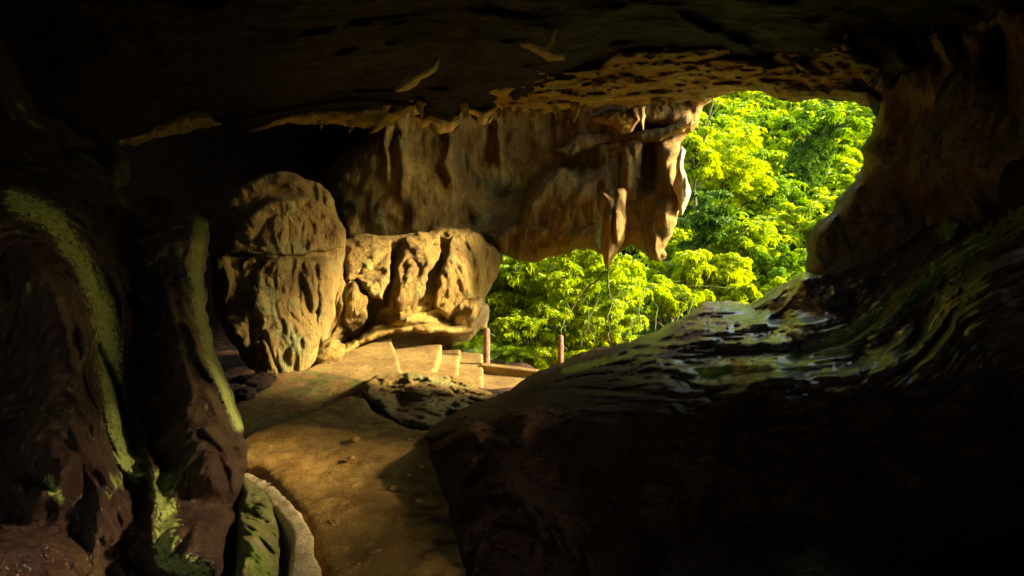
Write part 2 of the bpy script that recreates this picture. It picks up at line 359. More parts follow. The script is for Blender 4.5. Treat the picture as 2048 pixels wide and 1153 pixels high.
# ---- ceiling
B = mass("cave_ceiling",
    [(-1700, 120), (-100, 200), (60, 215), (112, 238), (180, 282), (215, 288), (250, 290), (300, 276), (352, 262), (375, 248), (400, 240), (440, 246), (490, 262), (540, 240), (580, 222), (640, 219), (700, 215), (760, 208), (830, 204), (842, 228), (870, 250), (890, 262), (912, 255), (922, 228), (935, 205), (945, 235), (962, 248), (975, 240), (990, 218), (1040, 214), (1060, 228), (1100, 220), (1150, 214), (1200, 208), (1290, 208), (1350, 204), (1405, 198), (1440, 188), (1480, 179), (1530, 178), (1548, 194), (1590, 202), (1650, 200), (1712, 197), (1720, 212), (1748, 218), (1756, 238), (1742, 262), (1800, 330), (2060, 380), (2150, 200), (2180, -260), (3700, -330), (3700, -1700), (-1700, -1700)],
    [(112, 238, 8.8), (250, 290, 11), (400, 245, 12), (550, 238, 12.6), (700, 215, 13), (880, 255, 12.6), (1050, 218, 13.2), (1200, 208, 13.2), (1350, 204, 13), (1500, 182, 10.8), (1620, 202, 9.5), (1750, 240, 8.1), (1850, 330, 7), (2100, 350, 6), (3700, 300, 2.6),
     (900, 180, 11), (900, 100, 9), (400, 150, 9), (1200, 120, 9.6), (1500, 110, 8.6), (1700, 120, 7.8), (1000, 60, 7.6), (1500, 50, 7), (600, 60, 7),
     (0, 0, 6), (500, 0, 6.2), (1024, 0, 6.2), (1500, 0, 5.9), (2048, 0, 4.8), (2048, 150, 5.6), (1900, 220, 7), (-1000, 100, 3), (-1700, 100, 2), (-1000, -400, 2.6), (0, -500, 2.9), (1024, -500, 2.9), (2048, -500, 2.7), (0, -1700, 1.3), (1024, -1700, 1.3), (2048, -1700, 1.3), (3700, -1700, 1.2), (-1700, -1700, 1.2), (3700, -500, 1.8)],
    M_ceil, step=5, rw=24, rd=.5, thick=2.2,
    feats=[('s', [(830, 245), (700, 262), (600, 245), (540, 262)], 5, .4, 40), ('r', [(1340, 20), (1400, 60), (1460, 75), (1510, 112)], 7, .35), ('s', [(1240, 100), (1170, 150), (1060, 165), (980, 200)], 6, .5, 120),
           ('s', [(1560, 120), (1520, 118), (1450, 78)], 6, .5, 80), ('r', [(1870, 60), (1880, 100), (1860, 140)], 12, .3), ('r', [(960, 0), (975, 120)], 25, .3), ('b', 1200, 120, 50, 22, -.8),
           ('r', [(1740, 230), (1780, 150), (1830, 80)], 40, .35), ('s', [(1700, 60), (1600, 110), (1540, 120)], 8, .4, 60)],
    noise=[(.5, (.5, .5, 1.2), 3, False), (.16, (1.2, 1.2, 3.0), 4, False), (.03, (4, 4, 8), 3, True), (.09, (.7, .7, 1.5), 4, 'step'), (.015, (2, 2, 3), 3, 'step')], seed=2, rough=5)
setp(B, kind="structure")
B2 = mass("rock_shelf",
    [(934, 205), (925, 195), (955, 160), (1010, 148), (1060, 122), (1110, 122), (1130, 140), (1190, 140), (1235, 104), (1320, 96), (1400, 90), (1470, 100), (1540, 118), (1560, 98), (1610, 95), (1700, 66), (1705, 110), (1740, 120), (1765, 140), (1800, 130), (1815, 160), (1768, 190), (1752, 214), (1722, 215), (1712, 198), (1650, 201), (1590, 203), (1548, 195), (1530, 180), (1480, 181), (1440, 190), (1405, 200), (1350, 206), (1290, 210), (1200, 211), (1150, 218), (1100, 222), (1060, 232), (1040, 218), (990, 222), (975, 244), (960, 248)],
    [(934, 205, 12.3), (1040, 220, 12.6), (1200, 210, 12.6), (1350, 205, 12.4), (1500, 183, 10.4), (1620, 203, 9.2), (1720, 214, 8.2), (1000, 150, 10.6), (1200, 145, 10.2), (1300, 100, 8.7), (1450, 150, 9.6), (1500, 110, 8.4), (1600, 150, 8.6), (1700, 70, 6.7), (1700, 140, 7.6), (1810, 140, 7), (1760, 200, 7.7)],
    M_shelf, step=3, rw=14, rd=.3, thick=.8,
    feats=[('s', [(1710, 190), (1560, 165), (1420, 165), (1290, 190), (1150, 200)], 4, .35, 30), ('s', [(1700, 120), (1600, 135), (1450, 130), (1300, 160), (1150, 185), (1000, 195)], 4, .3, 30), ('s', [(1420, 105), (1350, 125), (1260, 125)], 4, .25, 20)],
    noise=[(.25, (1, 1, 3), 4, False), (.08, (3, 3, 7), 4, True), (.02, (9, 9, 20), 3, True), (.12, (1.1, 1.1, 5), 4, 'step'), (.05, (3, 3, 10), 3, 'step')], seed=31, rough=6,
    flow=([(930, 215), (1200, 205), (1420, 160), (1560, 150), (1760, 120)], 120, 14, .16, 4, (1350, 150, 480, 120)))
setp(B2, "thin-layered golden rock shelf running along the top edge of the jungle window", "rock shelf")
# ---- back wall hanging over the opening
CC = [(200, 300, 17.5), (450, 330, 18), (600, 330, 18), (680, 400, 17), (800, 300, 17), (800, 420, 16.6), (950, 380, 17), (1000, 500, 16.4), (1100, 420, 15.8), (1100, 500, 16), (1000, 250, 17.3), (1200, 250, 16), (1200, 420, 15.2), (1200, 500, 15.2), (1320, 300, 14.6), (1330, 420, 14.3), (1320, 510, 14.2), (1390, 230, 14.2), (1365, 380, 14.1), (1480, 100, 13.5), (200, 50, 16), (900, 50, 15.5), (200, 700, 17), (600, 700, 16.5), (800, 600, 16.4)]
C = mass("rock_wall",
    [(1560, 20), (1480, 175), (1425, 198), (1405, 215), (1400, 240), (1383, 262), (1362, 285), (1355, 320), (1362, 350), (1372, 385), (1368, 410), (1356, 430), (1345, 470), (1328, 500), (1334, 516), (1318, 524), (1300, 520), (1285, 500), (1262, 490), (1240, 505), (1215, 512), (1195, 505), (1170, 494), (1120, 510), (1060, 525), (1030, 520), (1000, 505), (900, 560), (800, 700), (705, 720), (700, 560), (690, 490), (673, 450), (662, 400), (655, 350), (670, 318), (700, 286), (725, 268), (757, 248), (765, 150), (760, 20)],
    CC,
    M_back, fs=1.4, step=4, rw=26, rd=.7, thick=1.6,
    feats=[('s', [(700, 560), (680, 460), (672, 360), (700, 310), (780, 262)], 4, -.25, 40),
           ('r', [(800, 262), (806, 330), (804, 390)], 9, .28), ('r', [(905, 262), (893, 330), (915, 380)], 13, .3), ('r', [(770, 262), (775, 370)], 6, .2), ('r', [(995, 235), (1000, 330)], 6, .2),
           ('s', [(1040, 450), (1058, 400), (1090, 350), (1120, 335), (1145, 345), (1155, 375)], 5, -.7, 120),
           ('b', 1120, 400, 60, 55, .45), ('s', [(1030, 360), (1070, 320), (1130, 300), (1200, 300)], 10, .35, 60),
           ('s', [(980, 440), (1050, 445), (1130, 455), (1200, 450)], 8, -.35, 60), ('r', [(1212, 290), (1215, 400)], 14, .3), ('r', [(1255, 275), (1258, 400)], 18, .4), ('b', 1300, 325, 18, 40, -.7), ('b', 1292, 258, 22, 12, -.8),
           ('b', 1330, 440, 40, 60, .5), ('s', [(1290, 520), (1285, 460), (1310, 410), (1350, 390)], 5, -.4, 70), ('b', 1265, 240, 40, 26, .5), ('r', [(1340, 240), (1385, 235)], 20, .3),
           ('s', [(1370, 300), (1330, 290), (1290, 300)], 6, .4, 40)],
    noise=[(.45, (.6, .6, .35), 4, False), (.09, (2.6, 2.6, .3), 4, True), (.025, (8, 8, 3), 3, True), (.12, (.8, .8, .5), 4, 'step'), (.04, (2.2, 2.2, .8), 3, 'step')], seed=3, rough=4)
setp(C, "brown hanging rock wall with flowstone streaks above the lower opening", "rock wall")
for nm, poly, ctrl, lab in (
    ("rock_shelf", [(486, 262), (520, 252), (545, 236), (585, 221), (640, 218), (700, 214), (760, 207), (832, 202), (838, 214), (812, 232), (782, 246), (752, 266), (735, 272), (748, 256), (700, 250), (640, 247), (580, 247), (540, 254), (510, 266)],
     [(486, 262, 11.9), (600, 222, 11.9), (600, 246, 12.2), (760, 210, 12), (830, 206, 12), (740, 268, 12.3), (800, 232, 12.1)], "smooth golden brown shelf under the dark ceiling left of the hanging wall"),
    ("rock_shelf", [(222, 290), (236, 272), (262, 268), (300, 250), (340, 236), (372, 224), (396, 218), (425, 236), (446, 246), (425, 254), (398, 258), (372, 268), (340, 270), (300, 280), (262, 292)],
     [(222, 290, 10.6), (300, 252, 10.8), (300, 280, 11), (400, 222, 11.2), (440, 246, 11.4)], "ribbed brown shelf at the far left ceiling edge above the dark alcove")):
    o_ = mass(nm, poly, ctrl, M_shelf, step=3, rw=12, rd=.25, thick=.5, noise=[(.16, (1.5, 1.5, 1.5), 4, True), (.05, (9, 3, 3), 3, True)], seed=len(lab) % 20, rough=4)
    setp(o_, lab, "rock shelf")
# ---- pale flaking rock on the window edge
Ce = mass("rock_flake", [(1362, 290), (1370, 300), (1366, 330), (1372, 352), (1382, 385), (1372, 410), (1362, 432), (1354, 418), (1352, 390), (1346, 372), (1352, 340), (1354, 315)],
    [(1350, 360, 13.7), (1380, 385, 13.9), (1360, 430, 13.8), (1364, 290, 13.9), (1366, 350, 13.55)], M_pale, step=3, rw=8, rd=.2, thick=.3,
    feats=[('s', [(1360, 300), (1362, 350), (1358, 420)], 2, .15, 10), ('r', [(1370, 330), (1374, 400)], 3, .15)], noise=[(.12, (5, 5, 1.5), 3, True)], seed=4, rough=2)
setp(Ce, "pale ragged rock flake hanging on the left edge of the jungle window", "rock flake")
# ---- boulders
DC = [(455, 420, 11.7), (560, 350, 12.4), (560, 450, 11.9), (660, 420, 12.8), (685, 500, 13.0), (420, 560, 11.25), (520, 560, 11.35), (600, 560, 11.8), (670, 600, 12.6), (560, 700, 11.0), (500, 735, 11.1), (640, 710, 11.8), (470, 680, 11.15)]
D = mass("boulder",
    [(455, 400), (478, 376), (520, 352), (562, 342), (590, 345), (610, 360), (640, 368), (655, 378), (666, 400), (680, 438), (694, 470), (690, 500), (682, 560), (674, 600), (667, 640), (652, 690), (632, 728), (600, 750), (520, 760), (495, 738), (475, 700), (452, 670), (432, 620), (420, 560), (426, 515), (446, 460), (450, 430)],
    DC,
    M_brown, fs=1.2, step=3, rw=14, rd=.25, thick=2.4,
    feats=[('s', [(645, 392), (560, 396), (500, 420), (475, 450), (455, 500)], 3, .40, 70), ('s', [(440, 512), (520, 508), (600, 516), (690, 512)], 3, -.24, 50),
           ('s', [(505, 545), (500, 620), (530, 680), (560, 750)], 3, .22, 40), ('s', [(545, 440), (515, 470), (508, 508)], 3, -.2, 30), ('r', [(600, 420), (592, 520)], 3, -.12), ('r', [(570, 410), (560, 505)], 3, -.1), ('r', [(540, 530), (560, 600), (590, 640)], 3, -.1),
           ('s', [(480, 740), (470, 640), (450, 560), (440, 520)], 3, -.25, 40), ('s', [(545, 750), (520, 660), (480, 620)], 3, .25, 50), ('r', [(630, 520), (640, 600), (615, 690)], 4, -.15), ('b', 600, 470, 40, 50, -.2), ('s', [(655, 640), (640, 560), (665, 520)], 4, .3, 40),
           ('b', 500, 470, 24, 22, .25), ('r', [(455, 430), (470, 420), (462, 470)], 7, -.3), ('r', [(560, 560), (580, 640), (575, 720)], 4, -.14)],
    noise=[(.28, (1.0, 1.0, .6), 4, False), (.085, (3.2, 3.2, .4), 4, True), (.03, (14, 14, 1.6), 3, True), (.11, (1.2, 1.2, .5), 4, 'step'), (.03, (3.4, 3.4, .9), 3, 'step')], seed=5, rough=3)
setp(D, "tall brown vertically ribbed boulder with overlapping slabs behind the path", "boulder")
EC = [(690, 490, 14), (760, 480, 14.2), (870, 460, 14.6), (760, 570, 13.2), (870, 560, 13.6), (950, 520, 14.6), (1005, 515, 15.8), (975, 620, 15.3), (900, 630, 14.3), (800, 640, 13.6), (720, 630, 13.1), (650, 680, 13.0), (925, 700, 16.2), (700, 740, 14.6), (720, 700, 14.9), (800, 690, 15.8), (870, 685, 16.0)]
E = mass("boulder",
    [(684, 500), (698, 474), (712, 466), (745, 470), (790, 474), (830, 466), (870, 462), (900, 454), (940, 458), (975, 484), (1004, 508), (1006, 522), (992, 560), (972, 590), (966, 600), (972, 640), (955, 665), (932, 686), (925, 712), (800, 735), (640, 745), (636, 700), (655, 640), (665, 580), (672, 540)],
    EC,
    M_gold, fs=1.4, step=3, rw=26, rd=.6, thick=2.2,
    feats=[('s', [(720, 655), (775, 610), (790, 540), (806, 470)], 4, -.45, 60), ('r', [(682, 510), (664, 570), (662, 640), (640, 690)], 6, -.5),
           ('s', [(700, 560), (730, 600), (735, 640), (712, 665)], 4, -.35, 40), ('b', 715, 600, 24, 40, .3), ('s', [(935, 655), (860, 640), (800, 638), (745, 655), (700, 690)], 4, .75, 50),
           ('s', [(880, 465), (865, 520), (830, 580), (820, 630)], 6, -.3, 60), ('s', [(1000, 510), (945, 480), (915, 500), (890, 560)], 6, -.25, 60), ('b', 945, 625, 28, 26, .55), ('r', [(905, 600), (880, 640)], 6, -.25), ('b', 735, 520, 30, 40, .25), ('r', [(770, 490), (765, 560)], 6, .15), ('b', 860, 690, 90, 22, -.5)],
    noise=[(.3, (1.0, 1.0, .6), 4, False), (.09, (2.8, 2.8, .5), 4, True), (.028, (12, 12, 3), 3, True), (.11, (1.2, 1.2, .7), 4, 'step'), (.035, (3.2, 3.2, 1.2), 3, 'step')], seed=6, rough=3)
setp(E, "golden fluted boulder beside the jungle opening, its base undercut above the steps", "boulder")

def plates(parent, ctrl, mat, lst, nz=None, off_k=.55, name="slab", rw=5, rd=.16, thick=.7, **kw):
    for i, (poly, off) in enumerate(lst):
        mass(name, poly, (ctrl, off * off_k), mat, step=3, rw=rw, rd=rd, thick=thick, parent=parent, noise=nz, seed=60 + i * 3, rough=5, **kw)
NZ = [(.07, (1.3, 1.3, .6), 4, 'step'), (.03, (3.3, 3.3, 1.1), 3, 'step'), (.22, (1.0, 1.0, .6), 4, False), (.07, (3.2, 3.2, .4), 4, True), (.02, (14, 14, 2), 3, True)]
plates(D, DC, M_brown, [
    ([(424, 520), (450, 512), (478, 560), (495, 640), (502, 700), (482, 716), (465, 690), (440, 640), (425, 580)], .35),
    ([(502, 545), (530, 520), (580, 512), (640, 520), (668, 560), (652, 640), (630, 700), (602, 745), (560, 752), (552, 700), (512, 640)], .42),
    ([(462, 506), (470, 452), (500, 425), (560, 402), (640, 398), (678, 440), (690, 496), (600, 514), (520, 508)], .38),
    ([(520, 505), (512, 470), (545, 430), (575, 415), (585, 470), (570, 505)], .55),
    ([(505, 690), (530, 680), (548, 720), (560, 752), (520, 758), (500, 735)], .5)], NZ)
mass("slab", [(672, 706), (700, 684), (745, 655), (800, 632), (862, 640), (930, 652), (952, 662), (905, 668), (850, 664), (812, 662), (770, 668), (720, 690), (690, 712)], [(672, 706, 12.8), (745, 660, 13.2), (800, 634, 13.7), (880, 645, 14.0), (950, 662, 14.9), (770, 668, 13.1), (850, 664, 13.6)], M_gold, step=3, rw=10, rd=.3, thick=1.5, parent=E, noise=[(.2, (1.2, 1.2, 1.2), 4, False), (.08, (4, 4, 2), 3, True)], seed=77, rough=5)
plates(E, EC, M_gold, off_k=.28, lst=[
    ([(806, 478), (840, 466), (878, 466), (884, 500), (856, 560), (828, 620), (806, 640), (792, 600), (796, 530)], .25),
    ([(905, 474), (945, 464), (985, 490), (1002, 515), (984, 560), (962, 600), (930, 606), (893, 640), (868, 610), (880, 540)], .4),
    ([(706, 560), (732, 592), (738, 640), (714, 694), (692, 650), (684, 604)], .55),
    ([(690, 480), (745, 472), (785, 480), (780, 540), (768, 600), (740, 590), (712, 556), (688, 560), (684, 510)], .3),
    ([(668, 540), (684, 520), (690, 570), (676, 640), (660, 690), (644, 700), (656, 640)], .35)], nz=NZ)
mass("knob", [(900, 642), (930, 604), (962, 586), (978, 616), (974, 652), (944, 670), (912, 668)], (EC, .35), M_knob, step=3, rw=26, rd=.4, thick=.8, parent=E, noise=[(.3, (1.5, 1.5, 1), 4, False), (.14, (4, 4, 1.5), 4, True)], seed=91, rough=6)
plates(C, CC, M_gold, [
    ([(1036, 446), (1056, 400), (1085, 358), (1112, 336), (1140, 340), (1158, 372), (1200, 386), (1206, 470), (1194, 498), (1120, 500), (1050, 500), (1024, 478)], .75),
    ([(978, 470), (1040, 446), (1130, 456), (1206, 452), (1198, 503), (1170, 492), (1120, 508), (1060, 523), (1035, 518), (1000, 503)], .95),
    ([(1290, 514), (1284, 460), (1304, 415), (1345, 388), (1366, 400), (1352, 440), (1336, 478), (1326, 500), (1333, 516), (1318, 522)], .45)], NZ, name="bulge", rw=16, rd=.3)
plates(C, CC, M_back, [
    ([(1196, 288), (1240, 282), (1240, 380), (1222, 392), (1200, 384)], .35), ([(1246, 280), (1284, 276), (1278, 396), (1250, 402)], .4),
    ([(796, 262), (812, 262), (808, 320), (814, 384), (800, 390), (796, 330)], .3), ([(896, 262), (912, 262), (906, 320), (924, 376), (888, 376), (892, 320)], .35), ([(766, 262), (776, 262), (780, 370), (770, 372)], .25),
    ([(1110, 300), (1160, 268), (1290, 262), (1380, 236), (1398, 240), (1380, 262), (1300, 285), (1200, 292), (1140, 312)], .3)], NZ, name="flowstone", rw=10, rd=.2)
# ---- right wall
Fm = mass("rock_wall",
    [(1690, 60), (1735, 185), (1756, 226), (1744, 262), (1722, 298), (1727, 330), (1712, 358), (1692, 382), (1668, 398), (1666, 420), (1640, 440), (1616, 462), (1610, 500), (1611, 545), (1590, 600), (1560, 900), (2180, 900), (2150, 400), (2170, -300), (1700, -330)],
    [(1750, 230, 7.6), (1715, 350, 7.6), (1640, 440, 7.8), (1611, 520, 8.0), (1660, 500, 7.6), (1700, 480, 7.5), (1800, 400, 7.2), (1850, 250, 6.9), (1870, 420, 6.8), (1900, 300, 6.2), (1960, 200, 6.2), (2048, 300, 5.6), (2048, 0, 5), (1750, 0, 6.9), (1740, 120, 7.4), (2180, 900, 5), (1700, 700, 7.6), (2048, 700, 6), (1750, -300, 5), (2180, -300, 4.4)],
    M_right, step=5, rw=30, rd=.6, thick=1.6,
    feats=[('s', [(1640, 545), (1672, 500), (1664, 440), (1672, 410)], 5, .4, 50), ('r', [(1640, 455), (1630, 500), (1650, 545)], 5, .14), ('s', [(1860, 430), (1880, 330), (1930, 240), (1960, 160)], 8, .5, 80), ('r', [(1860, 60), (1905, 130), (1860, 200)], 14, .35), ('b', 1985, 130, 25, 50, -.6), ('s', [(1970, 170), (1975, 60), (2048, 20)], 6, .4, 60), ('b', 1880, 75, 18, 22, .3)],
    noise=[(.3, (.9, .9, .6), 4, False), (.12, (2.6, 2.6, 1.5), 4, True), (.03, (9, 9, 9), 3, True), (.10, (1, 1, .6), 4, 'step'), (.04, (2.6, 2.6, 1.5), 3, 'step')], seed=8, rough=4)
setp(Fm, "dark smooth rock wall closing the right side of the jungle window", "rock wall")
# ---- ledge / sill on the right with flowing ridges, falling to the dark cave floor
FL = [(1040, 800), (1130, 735), (1330, 745), (1560, 735), (1700, 715), (1800, 650), (1860, 570), (1960, 510), (2120, 440)]
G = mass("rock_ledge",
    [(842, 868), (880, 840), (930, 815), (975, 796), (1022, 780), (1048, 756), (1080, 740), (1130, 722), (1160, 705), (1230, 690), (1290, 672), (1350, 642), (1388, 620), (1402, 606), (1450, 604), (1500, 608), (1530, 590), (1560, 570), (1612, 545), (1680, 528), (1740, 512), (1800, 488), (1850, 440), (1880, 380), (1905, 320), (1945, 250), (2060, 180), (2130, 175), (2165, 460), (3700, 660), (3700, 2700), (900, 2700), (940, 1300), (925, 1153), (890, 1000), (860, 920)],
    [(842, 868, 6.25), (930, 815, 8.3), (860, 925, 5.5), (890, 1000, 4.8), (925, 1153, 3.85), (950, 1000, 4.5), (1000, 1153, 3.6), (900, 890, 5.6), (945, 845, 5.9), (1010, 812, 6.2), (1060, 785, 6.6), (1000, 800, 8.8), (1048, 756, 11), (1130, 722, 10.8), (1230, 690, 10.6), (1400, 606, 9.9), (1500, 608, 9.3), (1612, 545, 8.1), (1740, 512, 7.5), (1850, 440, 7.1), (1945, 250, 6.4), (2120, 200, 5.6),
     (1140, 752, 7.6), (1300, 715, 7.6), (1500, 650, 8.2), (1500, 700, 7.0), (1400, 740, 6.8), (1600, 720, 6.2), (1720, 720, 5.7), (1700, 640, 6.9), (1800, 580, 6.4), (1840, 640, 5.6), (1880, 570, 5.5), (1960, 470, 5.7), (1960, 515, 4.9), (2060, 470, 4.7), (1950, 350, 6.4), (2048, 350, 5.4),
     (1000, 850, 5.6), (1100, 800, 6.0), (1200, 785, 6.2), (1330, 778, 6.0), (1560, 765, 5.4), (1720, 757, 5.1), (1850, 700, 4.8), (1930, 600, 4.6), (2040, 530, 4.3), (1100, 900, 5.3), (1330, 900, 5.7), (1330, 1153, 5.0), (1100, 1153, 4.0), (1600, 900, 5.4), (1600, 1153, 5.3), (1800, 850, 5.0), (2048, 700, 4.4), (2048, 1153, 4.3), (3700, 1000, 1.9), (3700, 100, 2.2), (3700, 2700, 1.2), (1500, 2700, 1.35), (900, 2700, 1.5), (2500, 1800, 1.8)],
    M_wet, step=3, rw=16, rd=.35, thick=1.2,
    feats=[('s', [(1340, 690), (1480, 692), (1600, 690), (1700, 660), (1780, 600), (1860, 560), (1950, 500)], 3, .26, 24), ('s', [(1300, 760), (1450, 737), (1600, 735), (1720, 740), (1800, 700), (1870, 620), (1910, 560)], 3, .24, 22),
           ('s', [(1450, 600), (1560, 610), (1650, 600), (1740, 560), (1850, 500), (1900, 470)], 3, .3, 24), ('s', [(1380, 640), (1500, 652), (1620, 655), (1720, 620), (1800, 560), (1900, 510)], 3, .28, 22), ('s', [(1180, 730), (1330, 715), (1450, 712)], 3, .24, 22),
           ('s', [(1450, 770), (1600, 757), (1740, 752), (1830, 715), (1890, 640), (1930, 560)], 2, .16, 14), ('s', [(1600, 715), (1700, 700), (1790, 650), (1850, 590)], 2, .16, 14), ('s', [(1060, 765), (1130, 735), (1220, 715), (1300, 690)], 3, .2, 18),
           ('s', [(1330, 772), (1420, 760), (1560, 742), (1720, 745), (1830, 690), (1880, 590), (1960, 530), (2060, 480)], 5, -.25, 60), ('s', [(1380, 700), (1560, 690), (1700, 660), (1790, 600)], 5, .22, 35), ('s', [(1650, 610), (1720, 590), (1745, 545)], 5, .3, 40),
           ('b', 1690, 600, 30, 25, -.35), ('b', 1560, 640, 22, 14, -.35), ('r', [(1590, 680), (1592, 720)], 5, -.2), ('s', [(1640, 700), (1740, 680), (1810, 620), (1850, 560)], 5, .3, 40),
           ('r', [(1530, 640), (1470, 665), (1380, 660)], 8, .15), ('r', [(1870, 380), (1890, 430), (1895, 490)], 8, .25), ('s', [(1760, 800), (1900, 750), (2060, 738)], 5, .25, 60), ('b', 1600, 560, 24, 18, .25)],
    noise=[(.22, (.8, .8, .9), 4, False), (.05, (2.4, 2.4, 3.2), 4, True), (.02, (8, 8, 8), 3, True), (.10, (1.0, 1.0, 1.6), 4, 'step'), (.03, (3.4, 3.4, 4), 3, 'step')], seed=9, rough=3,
    green_light=[([(1400, 745), (1500, 735), (1620, 720), (1750, 640), (1850, 560), (1950, 490), (2060, 430)], 40), ([(1890, 460), (1920, 360), (1960, 270)], 40), ([(1740, 735), (1850, 680), (1900, 580)], 22), ([(1130, 742), (1200, 725), (1270, 705)], 14)],
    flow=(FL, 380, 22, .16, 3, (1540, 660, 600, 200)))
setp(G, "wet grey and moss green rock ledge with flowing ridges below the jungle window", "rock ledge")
# ---- hanging stalactite
S1 = mass("stalactite", [(1205, 385), (1225, 392), (1232, 378), (1246, 374), (1255, 385), (1252, 430), (1248, 480), (1232, 508), (1222, 524), (1216, 548), (1208, 520), (1203, 480), (1206, 430)],
    [(1205, 400, 14.0), (1228, 450, 13.7), (1254, 400, 14.0), (1216, 545, 14.0), (1250, 480, 14.05), (1204, 480, 14.0)], M_back, step=3, rw=16, rd=.3, thick=.55,
    feats=[('r', [(1228, 400), (1230, 500)], 3, -.12), ('s', [(1227, 400), (1230, 500)], 2, .15, 30)], noise=[(.06, (4, 4, 1), 3, True)], seed=10, rough=2)
setp(S1, "brown blade-shaped stalactite hanging over the leafy lower opening", "stalactite")
for nm, poly, d, lab in (
    ("rock_flake", [(828, 232), (850, 222), (872, 214), (895, 212), (912, 225), (920, 250), (905, 264), (880, 266), (862, 250), (840, 254)], 12.2, "crumpled pale rock flake at the ceiling lip, left of the smaller hooked one"),
    ("rock_flake", [(925, 212), (940, 205), (962, 218), (985, 214), (986, 226), (972, 248), (958, 250), (955, 232), (938, 226), (928, 240)], 12.2, "small hooked pale rock flake at the ceiling lip, right of the crumpled one"),
    ("rock_flake", [(1036, 82), (1060, 76), (1088, 92), (1100, 60), (1112, 38), (1112, 70), (1106, 92), (1128, 108), (1128, 122), (1100, 122), (1070, 104), (1044, 92)], 7.1, "star-shaped curled rock flake high on the dark ceiling"),
    ("rock_flake", [(788, 182), (805, 155), (840, 142), (870, 120), (884, 112), (876, 135), (850, 158), (818, 180), (800, 186)], 8.3, "long leaf-shaped rock flake on the ceiling left of the centre"),
    ("rock_flake", [(1180, 232), (1215, 215), (1270, 215), (1278, 240), (1262, 268), (1240, 270), (1225, 252), (1190, 246)], 13.6, "lumpy rock knob under the ceiling beside the jungle window"),
    ("stalactite", [(1276, 205), (1292, 205), (1290, 232), (1284, 262), (1279, 240)], 13.4, "short pale pointed stalactite near the top of the jungle window")):
    c = np.mean(np.array(poly), 0)
    s_ = mass(nm, poly, [(p[0], p[1], d + .05 * ((i * 7) % 5 - 2) * .3) for i, p in enumerate(poly)] + [(c[0], c[1], d - .12)], M_back if d > 13.5 else M_pale, step=3, rw=14, rd=.25, thick=.35,
         noise=[(.10, (3, 3, 3), 3, True, .8), (.05, (9, 9, 5), 3, True)], seed=int(c[0]) % 50, rough=3)
    setp(s_, lab, nm.replace("_", " "))
for i, (x_, y_, d_, L_) in enumerate([(772, 212, 12.1, .16), (842, 208, 12.0, .2), (868, 250, 12.1, .16), (930, 212, 12.2, .2), (996, 220, 12.5, .13), (1012, 220, 12.5, .22), (1036, 218, 12.5, .15), (1068, 226, 12.5, .24), (1082, 222, 12.5, .14), (1112, 216, 12.5, .18), (1150, 212, 12.5, .25), (1166, 212, 12.4, .14), (1310, 206, 12.3, .26), (1324, 205, 12.3, .15), (1345, 203, 12.2, .18), (640, 240, 12.1, .12), (700, 244, 12.1, .15)]):
    top = P(x_, y_ + 3, d_ - .55); n_ = 16; pth = [top - np.array([.02 * math.sin(i + t * 4), 0, L_ * t]) for t in np.linspace(-.3, 1, n_)]
    V_, F_ = tube(pth, [.075 * (L_ / .2) * (1 - t) ** .8 * (1 + .15 * math.sin(t * 17 + i)) + .006 for t in np.linspace(0, 1, n_)], 14); V_ = np.array(V_)
    V_ += .02 * np.stack([fbm(V_ * 9 + i, 3), fbm(V_ * 9 + 30, 3), V_[:, 0] * 0], -1)
    o = link("stalactite", V_, F_, M_shelf); setp(o, "tiny tapering stalactite in the row along the ceiling lip", "stalactite", "tiny stalactites along the ceiling lip")
# ---- outcrop in the middle of the floor
I = mass("rock_outcrop",
    [(730, 768), (752, 752), (790, 745), (850, 742), (905, 750), (945, 764), (965, 782), (1000, 788), (985, 812), (950, 836), (900, 850), (850, 862), (800, 852), (770, 825), (735, 800), (720, 782)],
    [(730, 768, 9.6), (850, 745, 10.4), (950, 768, 10.6), (1000, 790, 10.0), (860, 790, 8.8), (960, 815, 8.7), (900, 848, 7.8), (800, 850, 7.6), (735, 800, 8.4), (800, 790, 8.7), (860, 765, 9.6), (860, 825, 8.0)],
    M_gold, step=3, rw=10, rd=.25, thick=.8,
    feats=[('b', 800, 800, 22, 16, -.6), ('s', [(720, 790), (800, 775), (900, 775), (960, 790)], 4, -.4, 30), ('s', [(780, 830), (850, 815), (930, 830)], 4, -.35, 30), ('b', 860, 812, 30, 12, .3), ('r', [(950, 835), (1000, 800)], 6, .2), ('b', 900, 832, 30, 8, -.35), ('b', 740, 775, 12, 14, .3)],
    noise=[(.7, (1.5, 1.5, 1.8), 4, False), (.12, (3.2, 3.2, 4), 4, True), (.14, (1.6, 1.6, 2.5), 4, 'step'), (.06, (4, 4, 5), 3, 'step')], seed=11, rough=3)
setp(I, "low lumpy weathered rock outcrop between the near path slab and the steps", "rock outcrop")
# ---- mossy rock by the kerb
K = mass("mossy_rock", [(480, 948), (508, 958), (528, 972), (545, 1010), (562, 1050), (566, 1100), (560, 1153), (555, 1420), (470, 1420), (470, 1153)],
    [(485, 955, 5.3), (540, 1000, 4.9), (500, 1060, 4.2), (560, 1080, 4.35), (520, 1153, 3.7), (560, 1200, 3.7), (500, 1420, 3)],
    M_moss, step=3, rw=20, rd=.25, thick=.6, feats=[('s', [(500, 1140), (515, 1060), (540, 1010)], 4, .15, 30), ('b', 525, 1080, 30, 40, .15)],
    noise=[(.30, (2.5, 2.5, 2.5), 4, False), (.05, (6, 6, 6), 4, True), (.05, (3, 3, 4), 4, 'step'), (.03, (16, 16, 16), 3, True)], seed=12, rough=3)
setp(K, "bright green mossy rock beside the pale kerb at the bottom", "rock")
